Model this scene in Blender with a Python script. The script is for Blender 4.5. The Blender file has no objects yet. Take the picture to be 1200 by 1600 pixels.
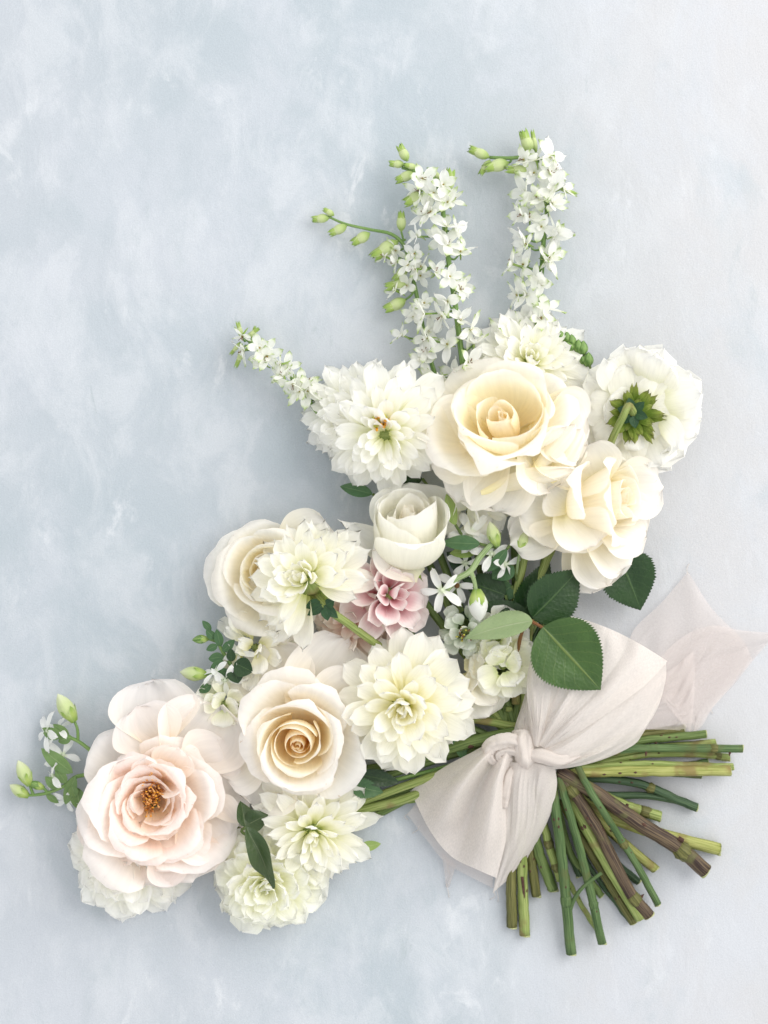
import bpy, math
import numpy as np
from mathutils import Vector, Matrix, Quaternion

# ------------------------------------------------------------------ set-up
scene = bpy.context.scene
S = 0.00045          # metres for one photograph pixel on the table top
H = 1.30             # camera height above the table top
COL = scene.collection

cam_d = bpy.data.cameras.new('camera')
cam_d.sensor_fit = 'HORIZONTAL'
cam_d.sensor_width = 36.0
cam_d.lens = 36.0 * H / (1200 * S)
cam_d.clip_start, cam_d.clip_end = 0.05, 20.0
cam_d.dof.use_dof = True
cam_d.dof.focus_distance = H - 0.040
cam_d.dof.aperture_fstop = 4.0
cam = bpy.data.objects.new('camera', cam_d)
cam.location = (0, 0, H)
COL.objects.link(cam)
scene.camera = cam

world = bpy.data.worlds.new('World')
scene.world = world
world.use_nodes = True
bg = world.node_tree.nodes['Background']
bg.inputs[0].default_value = (0.975, 0.985, 1.0, 1)
bg.inputs[1].default_value = 0.90

def area(name, loc, size, power, col):
    d = bpy.data.lights.new(name, 'AREA')
    d.shape = 'RECTANGLE'; d.size, d.size_y = size
    d.energy = power; d.color = col
    o = bpy.data.objects.new(name, d)
    o.location = loc
    o.rotation_euler = (Vector((0, 0, 0)) - Vector(loc)).to_track_quat('-Z', 'Y').to_euler()
    COL.objects.link(o)
    return o
area('window_light', (1.75, 1.05, 1.55), (2.2, 2.4), 58, (1.0, 0.97, 0.925))

vs = scene.view_settings
vs.view_transform = 'Standard'; vs.look = 'None'; vs.exposure = 0.33; vs.gamma = 1.0
scene.cycles.use_denoising = True
scene.cycles.max_bounces = 20
scene.cycles.transparent_max_bounces = 16
scene.cycles.transmission_bounces = 12
scene.cycles.diffuse_bounces = 16

# ------------------------------------------------------------------ helpers
def W(px, py, z=0.0):
    """photograph pixel + height (both in table pixels) -> world point"""
    t = (H - z * S) / H
    return Vector(((px - 600) * S * t, (800 - py) * S * t, z * S))

def Warr(a):
    a = np.asarray(a, float)
    t = (H - a[..., 2] * S) / H
    return np.stack([(a[..., 0] - 600) * S * t, (800 - a[..., 1]) * S * t, a[..., 2] * S], -1)

ROOTM = {}
def tag(o, label, cat, group=None):
    o['label'] = label; o['category'] = cat
    if group: o['group'] = group
    return o

def thing(name, label, cat, M=None, group=None):
    o = bpy.data.objects.new(name, None)
    o.empty_display_size = 0.01
    M = M or Matrix.Identity(4)
    o.matrix_world = M
    COL.objects.link(o)
    ROOTM[o.name] = M.copy()
    return tag(o, label, cat, group)

def part(name, mesh, parent, M=None):
    o = bpy.data.objects.new(name, mesh)
    COL.objects.link(o)
    if parent is not None:
        o.parent = parent
    if M is not None:
        o.matrix_local = M
    return o

def sub_empty(name, parent, M):
    o = bpy.data.objects.new(name, None)
    o.empty_display_size = 0.005
    COL.objects.link(o); o.parent = parent; o.matrix_local = M
    ROOTM[o.name] = ROOTM[parent.name] @ M
    return o

def mesh_from(name, verts, faces, uvs, mat):
    me = bpy.data.meshes.new(name)
    me.from_pydata([tuple(map(float, v)) for v in verts], [], faces)
    if uvs is not None:
        uvl = me.uv_layers.new(name='UVMap')
        idx = np.empty(len(me.loops), dtype=np.int32)
        me.loops.foreach_get('vertex_index', idx)
        uvl.data.foreach_set('uv', np.asarray(uvs, np.float32)[idx].ravel())
    me.polygons.foreach_set('use_smooth', np.ones(len(me.polygons), dtype=bool))
    me.materials.append(mat)
    me.update()
    return me

def grid_mesh(name, P, UV, mat):
    nu, nv = P.shape[:2]
    f = []
    for i in range(nu - 1):
        for j in range(nv - 1):
            a = i * nv + j
            f.append((a, a + nv, a + nv + 1, a + 1))
    return mesh_from(name, P.reshape(-1, 3), f, UV.reshape(-1, 2), mat)

def to_local(root, P):
    """world points -> the root's own space"""
    M = np.array(ROOTM[root.name].inverted())
    P = np.asarray(P, float)
    return P @ M[:3, :3].T + M[:3, 3]

def catmull(pts, n):
    pts = np.asarray(pts, float)
    if len(pts) == 2:
        t = np.linspace(0, 1, n)[:, None]
        return pts[0] * (1 - t) + pts[1] * t
    p = np.vstack([2 * pts[0] - pts[1], pts, 2 * pts[-1] - pts[-2]])
    m = len(pts) - 1
    out = []
    for s in np.linspace(0, m - 1e-9, n):
        i = int(s); t = s - i
        a, b, c, d = p[i], p[i + 1], p[i + 2], p[i + 3]
        out.append(0.5 * (2 * b + (c - a) * t + (2 * a - 5 * b + 4 * c - d) * t * t + (3 * b - a - 3 * c + d) * t ** 3))
    return np.array(out)

def tube_arrays(path, rad, ns=9, flat=1.0, ridge=0.0, seed=0, twist=0.0):
    """path Nx3, rad N, both in metres"""
    path = np.asarray(path, float); n = len(path)
    rad = np.asarray(rad, float) * np.ones(n)
    T = np.gradient(path, axis=0)
    T /= np.linalg.norm(T, axis=1)[:, None] + 1e-12
    up = np.array([0, 0, 1.0])
    if abs(T[0] @ up) > 0.9: up = np.array([1.0, 0, 0])
    V = []; UV = []
    N = np.cross(T[0], up); N /= np.linalg.norm(N)
    L = np.concatenate([[0], np.cumsum(np.linalg.norm(np.diff(path, axis=0), axis=1))])
    for i in range(n):
        N = N - T[i] * (N @ T[i]); N /= np.linalg.norm(N) + 1e-12
        B = np.cross(N, T[i])
        for k in range(ns):
            a = 2 * math.pi * k / ns
            rr = rad[i] * (1 + ridge * math.cos(5 * a + seed + twist * i))
            V.append(path[i] + (N * math.cos(a) + B * math.sin(a) * flat) * rr)
            UV.append((abs(2 * k / ns - 1), L[i] / S / 100))
    F = []
    for i in range(n - 1):
        for k in range(ns):
            k2 = (k + 1) % ns
            F.append((i * ns + k, i * ns + k2, (i + 1) * ns + k2, (i + 1) * ns + k))
    V.append(path[0]); UV.append((0.5, 0)); c0 = len(V) - 1
    V.append(path[-1]); UV.append((0.5, L[-1] / S / 100)); c1 = len(V) - 1
    for k in range(ns):
        k2 = (k + 1) % ns
        F.append((c0, k2, k)); F.append((c1, (n - 1) * ns + k, (n - 1) * ns + k2))
    return np.array(V), F, np.array(UV)

def tube_part(name, root, ctrl, rad, mat, n=18, ns=9, wobble=0.0, seed=0, ridge=0.0, twist=0.0):
    """ctrl in photograph pixels + height; rad in pixels (list or number)"""
    P = catmull(ctrl, n)
    r = np.interp(np.linspace(0, 1, n), np.linspace(0, 1, len(np.atleast_1d(rad))), np.atleast_1d(rad))
    if wobble:
        rs = np.random.RandomState(seed)
        P[1:-1] += rs.normal(0, wobble, P[1:-1].shape)
    V, F, UV = tube_arrays(Warr(P), r * S, ns, ridge=ridge, seed=seed, twist=twist)
    if root is not None: V = to_local(root, V)
    return part(name, mesh_from(name, V, F, UV, mat), root)

def axis_matrix(loc, direction, tilt, spin=0.0):
    """direction: degrees in the picture, 0 = right, 90 = up; tilt from vertical"""
    d, t = math.radians(direction), math.radians(tilt)
    a = Vector((math.sin(t) * math.cos(d), math.sin(t) * math.sin(d), math.cos(t)))
    q = Vector((0, 0, 1)).rotation_difference(a)
    return Matrix.Translation(loc) @ q.to_matrix().to_4x4() @ Matrix.Rotation(math.radians(spin), 4, 'Z'), a

# ------------------------------------------------------------------ materials
def nt(name):
    m = bpy.data.materials.new(name); m.use_nodes = True
    t = m.node_tree; t.nodes.clear()
    out = t.nodes.new('ShaderNodeOutputMaterial')
    return m, t, out
def node(t, kind, **kw):
    n = t.nodes.new(kind)
    for k, v in kw.items(): setattr(n, k, v)
    return n
def ramp(t, stops, interp='EASE'):
    r = node(t, 'ShaderNodeValToRGB')
    r.color_ramp.interpolation = interp
    e = r.color_ramp.elements
    while len(e) < len(stops): e.new(0.5)
    for i, (p, c) in enumerate(stops):
        e[i].position = p
        e[i].color = (*c, 1) if len(c) == 3 else c
    return r

def petal_mat(name, stops, trans=0.35, rough=0.7, vein=0.25, side=None, mottle=0.05, transcol=None, vn=26.0):
    """colour runs from the petal's base (v=0) to its tip (v=1); side = (colour, amount) on the margins"""
    m, t, out = nt(name)
    L = t.links.new
    uv = node(t, 'ShaderNodeUVMap')
    sep = node(t, 'ShaderNodeSeparateXYZ'); L(uv.outputs[0], sep.inputs[0])
    # a little wandering of the colour boundary
    tc = node(t, 'ShaderNodeTexCoord')
    n1 = node(t, 'ShaderNodeTexNoise'); n1.inputs['Scale'].default_value = 90; n1.inputs['Detail'].default_value = 2
    L(tc.outputs['Object'], n1.inputs[0])
    add = node(t, 'ShaderNodeMath', operation='MULTIPLY_ADD')
    L(n1.outputs[0], add.inputs[0]); add.inputs[1].default_value = 0.22
    sh = node(t, 'ShaderNodeMath', operation='SUBTRACT'); L(sep.outputs[1], sh.inputs[0]); sh.inputs[1].default_value = 0.11
    L(sh.outputs[0], add.inputs[2])
    r = ramp(t, stops); L(add.outputs[0], r.inputs[0])
    col = r.outputs[0]
    if side:
        ab = node(t, 'ShaderNodeMath', operation='ABSOLUTE')
        mu = node(t, 'ShaderNodeMath', operation='MULTIPLY_ADD'); L(sep.outputs[0], mu.inputs[0]); mu.inputs[1].default_value = 2; mu.inputs[2].default_value = -1
        L(mu.outputs[0], ab.inputs[0])
        pw = node(t, 'ShaderNodeMath', operation='POWER'); L(ab.outputs[0], pw.inputs[0]); pw.inputs[1].default_value = 3.0
        am = node(t, 'ShaderNodeMath', operation='MULTIPLY'); L(pw.outputs[0], am.inputs[0]); am.inputs[1].default_value = side[1]
        mx = node(t, 'ShaderNodeMix', data_type='RGBA'); L(am.outputs[0], mx.inputs[0]); L(col, mx.inputs[6]); mx.inputs[7].default_value = (*side[0], 1)
        col = mx.outputs[2]
    # a few tan blemishes near the rim
    nb = node(t, 'ShaderNodeTexNoise'); nb.inputs['Scale'].default_value = 330; nb.inputs['Detail'].default_value = 2; L(tc.outputs['Object'], nb.inputs[0])
    b1 = node(t, 'ShaderNodeMapRange'); L(nb.outputs[0], b1.inputs[0]); b1.inputs[1].default_value = 0.69; b1.inputs[2].default_value = 0.76; b1.inputs[3].default_value = 0; b1.inputs[4].default_value = 0.55
    b2 = node(t, 'ShaderNodeMapRange'); L(sep.outputs[1], b2.inputs[0]); b2.inputs[1].default_value = 0.82; b2.inputs[2].default_value = 0.97
    b3 = node(t, 'ShaderNodeMath', operation='MULTIPLY'); L(b1.outputs[0], b3.inputs[0]); L(b2.outputs[0], b3.inputs[1])
    bx_ = node(t, 'ShaderNodeMix', data_type='RGBA'); L(b3.outputs[0], bx_.inputs[0]); L(col, bx_.inputs[6]); bx_.inputs[7].default_value = (0.62, 0.44, 0.28, 1)
    col = bx_.outputs[2]
    # veins: noise stretched along the petal
    mp = node(t, 'ShaderNodeMapping'); mp.inputs['Scale'].default_value = (vn, 2.2, 1)
    L(uv.outputs[0], mp.inputs[0])
    n2 = node(t, 'ShaderNodeTexNoise'); n2.inputs['Scale'].default_value = 1.0; n2.inputs['Detail'].default_value = 3
    L(mp.outputs[0], n2.inputs[0])
    hs = node(t, 'ShaderNodeMapRange'); hs.inputs[1].default_value = 0.3; hs.inputs[2].default_value = 0.7
    hs.inputs[3].default_value = 1 - mottle * 1.3; hs.inputs[4].default_value = 1.0
    L(n2.outputs[0], hs.inputs[0])
    mm = node(t, 'ShaderNodeMix', data_type='RGBA', blend_type='MULTIPLY'); mm.inputs[0].default_value = 1
    L(col, mm.inputs[6]); L(hs.outputs[0], mm.inputs[7]); col = mm.outputs[2]
    bmp = node(t, 'ShaderNodeBump'); bmp.inputs['Strength'].default_value = vein * 1.2; bmp.inputs['Distance'].default_value = 0.0006
    L(n2.outputs[0], bmp.inputs['Height'])
    p = node(t, 'ShaderNodeBsdfPrincipled')
    L(col, p.inputs['Base Color']); p.inputs['Roughness'].default_value = rough
    p.inputs['Specular IOR Level'].default_value = 0.08
    p.inputs['Sheen Weight'].default_value = 0.12
    L(bmp.outputs[0], p.inputs['Normal'])
    tr = node(t, 'ShaderNodeBsdfTranslucent'); L(col, tr.inputs[0]); L(bmp.outputs[0], tr.inputs['Normal'])
    ms = node(t, 'ShaderNodeMixShader'); ms.inputs[0].default_value = trans
    L(p.outputs[0], ms.inputs[1]); L(tr.outputs[0], ms.inputs[2]); L(ms.outputs[0], out.inputs[0])
    return m

def green_mat(name, c1, c2, rough=0.5, streak=14.0, trans=0.0, spec=0.22, along=0.5, spots=None):
    m, t, out = nt(name)
    L = t.links.new
    uv = node(t, 'ShaderNodeUVMap')
    mp = node(t, 'ShaderNodeMapping'); mp.inputs['Scale'].default_value = (streak, along * 3, 1); L(uv.outputs[0], mp.inputs[0])
    n = node(t, 'ShaderNodeTexNoise'); n.inputs['Scale'].default_value = 1; n.inputs['Detail'].default_value = 4; L(mp.outputs[0], n.inputs[0])
    c0 = tuple(q * 0.62 for q in c1); c3 = tuple(min(1, q * 1.22) for q in c2)
    r = ramp(t, [(0.26, c0), (0.42, c1), (0.58, c2), (0.74, c3)], 'LINEAR'); L(n.outputs[0], r.inputs[0])
    col = r.outputs[0]
    if spots:
        tc = node(t, 'ShaderNodeTexCoord')
        n3 = node(t, 'ShaderNodeTexNoise'); n3.inputs['Scale'].default_value = 60; n3.inputs['Detail'].default_value = 3
        L(tc.outputs['Object'], n3.inputs[0])
        r3 = ramp(t, [(0.56, (0, 0, 0)), (0.68, (1, 1, 1))], 'LINEAR'); L(n3.outputs[0], r3.inputs[0])
        mx = node(t, 'ShaderNodeMix', data_type='RGBA'); L(r3.outputs[0], mx.inputs[0]); L(col, mx.inputs[6]); mx.inputs[7].default_value = (*spots, 1)
        col = mx.outputs[2]
    b = node(t, 'ShaderNodeBump'); b.inputs['Strength'].default_value = 0.6; b.inputs['Distance'].default_value = 0.001; L(n.outputs[0], b.inputs['Height'])
    p = node(t, 'ShaderNodeBsdfPrincipled'); L(col, p.inputs['Base Color']); p.inputs['Roughness'].default_value = rough
    p.inputs['Specular IOR Level'].default_value = spec
    L(b.outputs[0], p.inputs['Normal'])
    if trans:
        tr = node(t, 'ShaderNodeBsdfTranslucent'); L(col, tr.inputs[0])
        ms = node(t, 'ShaderNodeMixShader'); ms.inputs[0].default_value = trans
        L(p.outputs[0], ms.inputs[1]); L(tr.outputs[0], ms.inputs[2]); L(ms.outputs[0], out.inputs[0])
    else:
        L(p.outputs[0], out.inputs[0])
    return m

def leaf_mat(name, dark, light, veincol, rough=0.42, nveins=8.0, slant=2.2):
    m, t, out = nt(name)
    L = t.links.new
    uv = node(t, 'ShaderNodeUVMap'); sep = node(t, 'ShaderNodeSeparateXYZ'); L(uv.outputs[0], sep.inputs[0])
    mu = node(t, 'ShaderNodeMath', operation='MULTIPLY_ADD'); L(sep.outputs[0], mu.inputs[0]); mu.inputs[1].default_value = 2; mu.inputs[2].default_value = -1
    ab = node(t, 'ShaderNodeMath', operation='ABSOLUTE'); L(mu.outputs[0], ab.inputs[0])
    a = node(t, 'ShaderNodeMath', operation='MULTIPLY'); L(sep.outputs[1], a.inputs[0]); a.inputs[1].default_value = nveins
    b = node(t, 'ShaderNodeMath', operation='MULTIPLY'); L(ab.outputs[0], b.inputs[0]); b.inputs[1].default_value = -slant
    c = node(t, 'ShaderNodeMath', operation='ADD'); L(a.outputs[0], c.inputs[0]); L(b.outputs[0], c.inputs[1])
    tc = node(t, 'ShaderNodeTexCoord')
    n0 = node(t, 'ShaderNodeTexNoise'); n0.inputs['Scale'].default_value = 130; L(tc.outputs['Object'], n0.inputs[0])
    c2 = node(t, 'ShaderNodeMath', operation='MULTIPLY_ADD'); L(n0.outputs[0], c2.inputs[0]); c2.inputs[1].default_value = 0.35; L(c.outputs[0], c2.inputs[2])
    fr = node(t, 'ShaderNodeMath', operation='PINGPONG'); L(c2.outputs[0], fr.inputs[0]); fr.inputs[1].default_value = 0.5
    v1 = node(t, 'ShaderNodeMapRange'); L(fr.outputs[0], v1.inputs[0]); v1.inputs[1].default_value = 0.0; v1.inputs[2].default_value = 0.06; v1.inputs[3].default_value = 0.30; v1.inputs[4].default_value = 0.0
    v2 = node(t, 'ShaderNodeMapRange'); L(ab.outputs[0], v2.inputs[0]); v2.inputs[1].default_value = 0.015; v2.inputs[2].default_value = 0.05; v2.inputs[3].default_value = 1; v2.inputs[4].default_value = 0
    mxv = node(t, 'ShaderNodeMath', operation='MAXIMUM'); L(v1.outputs[0], mxv.inputs[0]); L(v2.outputs[0], mxv.inputs[1])
    n = node(t, 'ShaderNodeTexNoise'); n.inputs['Scale'].default_value = 45; n.inputs['Detail'].default_value = 4; L(tc.outputs['Object'], n.inputs[0])
    r = ramp(t, [(0.3, dark), (0.7, light)], 'LINEAR'); L(n.outputs[0], r.inputs[0])
    mx = node(t, 'ShaderNodeMix', data_type='RGBA'); L(mxv.outputs[0], mx.inputs[0]); L(r.outputs[0], mx.inputs[6]); mx.inputs[7].default_value = (*veincol, 1)
    n4 = node(t, 'ShaderNodeTexVoronoi'); n4.inputs['Scale'].default_value = 420; L(tc.outputs['Object'], n4.inputs[0])
    hh = node(t, 'ShaderNodeMath', operation='MULTIPLY_ADD'); L(mxv.outputs[0], hh.inputs[0]); hh.inputs[1].default_value = -1.2; L(n4.outputs[0], hh.inputs[2])
    bp = node(t, 'ShaderNodeBump'); bp.inputs['Strength'].default_value = 0.35; bp.inputs['Distance'].default_value = 0.0006; L(hh.outputs[0], bp.inputs['Height'])
    p = node(t, 'ShaderNodeBsdfPrincipled'); L(mx.outputs[2], p.inputs['Base Color']); p.inputs['Roughness'].default_value = rough
    p.inputs['Specular IOR Level'].default_value = 0.4
    rr_ = node(t, 'ShaderNodeMapRange'); L(n0.outputs[0], rr_.inputs[0]); rr_.inputs[1].default_value = 0.3; rr_.inputs[2].default_value = 0.7; rr_.inputs[3].default_value = rough - 0.12; rr_.inputs[4].default_value = rough + 0.2; L(rr_.outputs[0], p.inputs['Roughness'])
    L(bp.outputs[0], p.inputs['Normal'])
    tr = node(t, 'ShaderNodeBsdfTranslucent'); L(mx.outputs[2], tr.inputs[0])
    ms = node(t, 'ShaderNodeMixShader'); ms.inputs[0].default_value = 0.18
    L(p.outputs[0], ms.inputs[1]); L(tr.outputs[0], ms.inputs[2]); L(ms.outputs[0], out.inputs[0])
    return m

def cloth_mat(name, col, sheer):
    m, t, out = nt(name)
    L = t.links.new
    uv = node(t, 'ShaderNodeUVMap')
    mp = node(t, 'ShaderNodeMapping'); mp.inputs['Scale'].default_value = (120, 46, 1); L(uv.outputs[0], mp.inputs[0])
    nz = node(t, 'ShaderNodeTexNoise'); nz.inputs['Scale'].default_value = 1.0; nz.inputs['Detail'].default_value = 2; L(mp.outputs[0], nz.inputs[0])
    mp2 = node(t, 'ShaderNodeMapping'); mp2.inputs['Scale'].default_value = (34, 130, 1); L(uv.outputs[0], mp2.inputs[0])
    n2 = node(t, 'ShaderNodeTexNoise'); n2.inputs['Scale'].default_value = 1.0; n2.inputs['Detail'].default_value = 3; L(mp2.outputs[0], n2.inputs[0])
    mr = node(t, 'ShaderNodeMapRange'); L(nz.outputs[0], mr.inputs[0]); mr.inputs[1].default_value = 0.3; mr.inputs[2].default_value = 0.7; mr.inputs[3].default_value = 0.89; mr.inputs[4].default_value = 1.05
    mm = node(t, 'ShaderNodeMix', data_type='RGBA', blend_type='MULTIPLY'); mm.inputs[0].default_value = 1
    mm.inputs[6].default_value = (*col, 1); L(mr.outputs[0], mm.inputs[7])
    ad = node(t, 'ShaderNodeMath', operation='ADD'); L(nz.outputs[0], ad.inputs[0]); L(n2.outputs[0], ad.inputs[1])
    bp = node(t, 'ShaderNodeBump'); bp.inputs['Strength'].default_value = 0.4; bp.inputs['Distance'].default_value = 0.0007; L(ad.outputs[0], bp.inputs['Height'])
    p = node(t, 'ShaderNodeBsdfPrincipled'); L(mm.outputs[2], p.inputs['Base Color']); p.inputs['Roughness'].default_value = 0.75
    p.inputs['Specular IOR Level'].default_value = 0.2; p.inputs['Sheen Weight'].default_value = 0.2
    L(bp.outputs[0], p.inputs['Normal'])
    tr = node(t, 'ShaderNodeBsdfTranslucent'); L(mm.outputs[2], tr.inputs[0])
    ms = node(t, 'ShaderNodeMixShader'); ms.inputs[0].default_value = 0.35
    L(p.outputs[0], ms.inputs[1]); L(tr.outputs[0], ms.inputs[2])
    tp = node(t, 'ShaderNodeBsdfTransparent')
    m2 = node(t, 'ShaderNodeMixShader'); m2.inputs[0].default_value = sheer
    L(ms.outputs[0], m2.inputs[1]); L(tp.outputs[0], m2.inputs[2]); L(m2.outputs[0], out.inputs[0])
    return m

def plain_mat(name, col, rough=0.6, spec=0.2):
    m, t, out = nt(name)
    tc = node(t, 'ShaderNodeTexCoord')
    n = node(t, 'ShaderNodeTexNoise'); n.inputs['Scale'].default_value = 300; t.links.new(tc.outputs['Object'], n.inputs[0])
    c2 = tuple(min(1, c * 1.25) for c in col); c1 = tuple(c * 0.75 for c in col)
    r = ramp(t, [(0.3, c1), (0.7, c2)], 'LINEAR'); t.links.new(n.outputs[0], r.inputs[0])
    p = node(t, 'ShaderNodeBsdfPrincipled'); t.links.new(r.outputs[0], p.inputs['Base Color'])
    p.inputs['Roughness'].default_value = rough; p.inputs['Specular IOR Level'].default_value = spec
    t.links.new(p.outputs[0], out.inputs[0])
    return m

def backdrop_mat():
    m, t, out = nt('painted_plaster')
    L = t.links.new
    tc = node(t, 'ShaderNodeTexCoord')
    def noise(scale, detail=5, rough=0.55, dist=0.0, sx=1, sy=1, rot=0, off=(0, 0, 0)):
        mp = node(t, 'ShaderNodeMapping'); mp.inputs['Scale'].default_value = (sx, sy, 1); mp.inputs['Rotation'].default_value = (0, 0, rot); mp.inputs['Location'].default_value = off
        L(tc.outputs['Object'], mp.inputs[0])
        n = node(t, 'ShaderNodeTexNoise'); n.inputs['Scale'].default_value = scale; n.inputs['Detail'].default_value = detail
        n.inputs['Roughness'].default_value = rough; n.inputs['Distortion'].default_value = dist
        L(mp.outputs[0], n.inputs[0]); return n.outputs[0]
    def mix(a, b, fac, mode='MIX'):
        x = node(t, 'ShaderNodeMix', data_type='RGBA', blend_type=mode)
        for i, v in ((0, fac), (6, a), (7, b)):
            if hasattr(v, 'links') or hasattr(v, 'is_output'): L(v, x.inputs[i])
            elif i == 0: x.inputs[0].default_value = v
            else: x.inputs[i].default_value = (*v, 1)
        return x.outputs[2]
    def rng(v, a, b, c=0.0, d=1.0):
        r = node(t, 'ShaderNodeMapRange', interpolation_type='SMOOTHSTEP'); L(v, r.inputs[0])
        for i, q in zip((1, 2, 3, 4), (a, b, c, d)): r.inputs[i].default_value = q
        return r.outputs[0]
    def trowel(scale, stretch, seed, det=6, rough=0.6):
        """brush marks whose direction drifts from place to place"""
        ns_ = [noise(scale * k, det, rough, 0.45, 1, stretch, r, (seed + i * 3.1, seed * 0.7 + i, 0)) for i, (r, k) in enumerate(((0.75, 1.0), (-0.55, 1.15), (1.75, 0.9)))]
        def fm(a_, b_, f):
            x = node(t, 'ShaderNodeMix', data_type='FLOAT'); L(f, x.inputs[0]); L(a_, x.inputs[2]); L(b_, x.inputs[3]); return x.outputs[0]
        q = fm(ns_[0], ns_[1], rng(noise(6, 2, 0.5, 0.3, off=(seed, 4.0, 0)), 0.44, 0.56))
        return fm(q, ns_[2], rng(noise(5, 2, 0.5, 0.3, off=(seed, 9.0, 0)), 0.5, 0.6))
    def mul(a_, b_):
        q = node(t, 'ShaderNodeMath', operation='MULTIPLY')
        for i, v in ((0, a_), (1, b_)):
            if hasattr(v, 'is_output'): L(v, q.inputs[i])
            else: q.inputs[i].default_value = v
        return q.outputs[0]
    # washes of blue grey paint
    base = mix((0.385, 0.432, 0.468), (0.448, 0.478, 0.515), rng(noise(3.2, 4, 0.5, 0.5, off=(0.31, 0.12, 0)), 0.36, 0.64))
    sp = node(t, 'ShaderNodeSeparateXYZ'); L(tc.outputs['Object'], sp.inputs[0])
    warm = node(t, 'ShaderNodeMath', operation='MULTIPLY_ADD'); L(noise(3.5, 4, 0.5, 0.4), warm.inputs[0]); warm.inputs[1].default_value = 0.20; L(sp.outputs[0], warm.inputs[2])
    wf = rng(warm.outputs[0], 0.10, 0.34, 0, 0.85)
    base = mix(base, (0.500, 0.499, 0.510), wf)  # brighter, warmer light on the right side, painted into the surface colour
    inv = node(t, 'ShaderNodeMath', operation='MULTIPLY_ADD'); L(wf, inv.inputs[0]); inv.inputs[1].default_value = -0.75; inv.inputs[2].default_value = 1.0
    # cloudy pale paint
    base = mix(base, (0.488, 0.514, 0.556), rng(noise(9, 10, 0.70, 0.5, 1, 0.85, 0.7), 0.44, 0.64, 0, 0.55))
    base = mix(base, (0.375, 0.425, 0.455), rng(noise(10, 10, 0.64, 0.8, 1, 0.8, 0.2, (1.7, 0.6, 0)), 0.54, 0.70, 0, 0.45))
    # trowelled patches
    m1 = trowel(23, 0.62, 1.3, 8, 0.66)
    base = mix(base, (0.560, 0.582, 0.612), mul(rng(m1, 0.45, 0.63, 0, 0.42), inv.outputs[0]))
    m2 = trowel(34, 0.5, 5.2, 8, 0.68)
    base = mix(base, (0.355, 0.405, 0.430), mul(rng(m2, 0.54, 0.68, 0, 0.30), inv.outputs[0]))
    base = mix(base, (0.605, 0.625, 0.650), mul(mul(rng(m2, 0.46, 0.35, 0, 0.6), rng(noise(7, 3, 0.5, 0.4, off=(7, 2, 0)), 0.46, 0.60)), inv.outputs[0]))
    m3 = noise(48, 8, 0.7, 0.9, 1, 0.3, 0.9, (6.2, 3.3, 0))
    base = mix(base, (0.345, 0.392, 0.412), mul(mul(rng(m3, 0.60, 0.66, 0, 0.6), rng(noise(9, 3, 0.5, 0.4, off=(1, 8, 0)), 0.54, 0.64)), inv.outputs[0]))
    base = mix(base, (0.61, 0.63, 0.655), mul(mul(rng(m3, 0.43, 0.34, 0, 0.38), rng(noise(8, 3, 0.5, 0.4, off=(5, 5, 0)), 0.52, 0.64)), inv.outputs[0]))
    base = mix(base, (0.44, 0.40, 0.34), rng(noise(70, 5, 0.6, 0.5, off=(3, 1, 0)), 0.74, 0.80, 0, 0.3))
    fine = rng(noise(1100, 2, 0.6), 0.25, 0.75, 0.93, 1.05)
    base = mix(base, fine, 1.0, 'MULTIPLY')
    hgt = node(t, 'ShaderNodeMath', operation='ADD'); L(mul(noise(800, 3, 0.7), 0.45), hgt.inputs[0])
    L(mul(m1, 2.2), hgt.inputs[1])
    h3 = node(t, 'ShaderNodeMath', operation='ADD'); L(hgt.outputs[0], h3.inputs[0]); L(mul(m2, 1.2), h3.inputs[1])
    hgt = h3
    bp = node(t, 'ShaderNodeBump'); bp.inputs['Strength'].default_value = 0.35; bp.inputs['Distance'].default_value = 0.0014; L(hgt.outputs[0], bp.inputs['Height'])
    p = node(t, 'ShaderNodeBsdfPrincipled'); L(base, p.inputs['Base Color']); p.inputs['Roughness'].default_value = 0.85
    p.inputs['Specular IOR Level'].default_value = 0.15
    L(bp.outputs[0], p.inputs['Normal']); L(p.outputs[0], out.inputs[0])
    return m

WHITE = (0.90, 0.90, 0.87)
M = {}
M['dahlia'] = petal_mat('dahlia_white', [(0.0, (0.84, 0.86, 0.46)), (0.28, (0.94, 0.94, 0.76)), (0.6, (0.97, 0.962, 0.90)), (1, (0.97, 0.965, 0.935))], 0.46)
M['dahlia_cream'] = petal_mat('dahlia_cream', [(0.0, (0.86, 0.85, 0.36)), (0.3, (0.96, 0.93, 0.70)), (0.65, (0.97, 0.958, 0.86)), (1, (0.97, 0.96, 0.915))], 0.46)
M['dahlia_green'] = petal_mat('dahlia_greenish', [(0.0, (0.72, 0.76, 0.28)), (0.25, (0.945, 0.94, 0.72)), (0.6, (0.975, 0.963, 0.87)), (1, (0.975, 0.967, 0.92))], 0.48)
M['dahlia_pink'] = petal_mat('dahlia_pink', [(0.0, (0.40, 0.09, 0.09)), (0.25, (0.64, 0.28, 0.31)), (0.5, (0.80, 0.54, 0.56)), (0.78, (0.91, 0.80, 0.79)), (1, (0.93, 0.88, 0.86))], 0.34, side=((0.93, 0.88, 0.86), 0.85))
M['dahlia_blush'] = petal_mat('dahlia_blush', [(0.0, (0.72, 0.42, 0.30)), (0.4, (0.86, 0.68, 0.58)), (1, (0.90, 0.84, 0.77))], 0.35)
M['stock'] = petal_mat('stock_white', [(0.0, (0.76, 0.83, 0.42)), (0.3, (0.94, 0.94, 0.75)), (1, (0.965, 0.962, 0.905))], 0.46, vein=0.4, mottle=0.05, vn=18)
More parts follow.
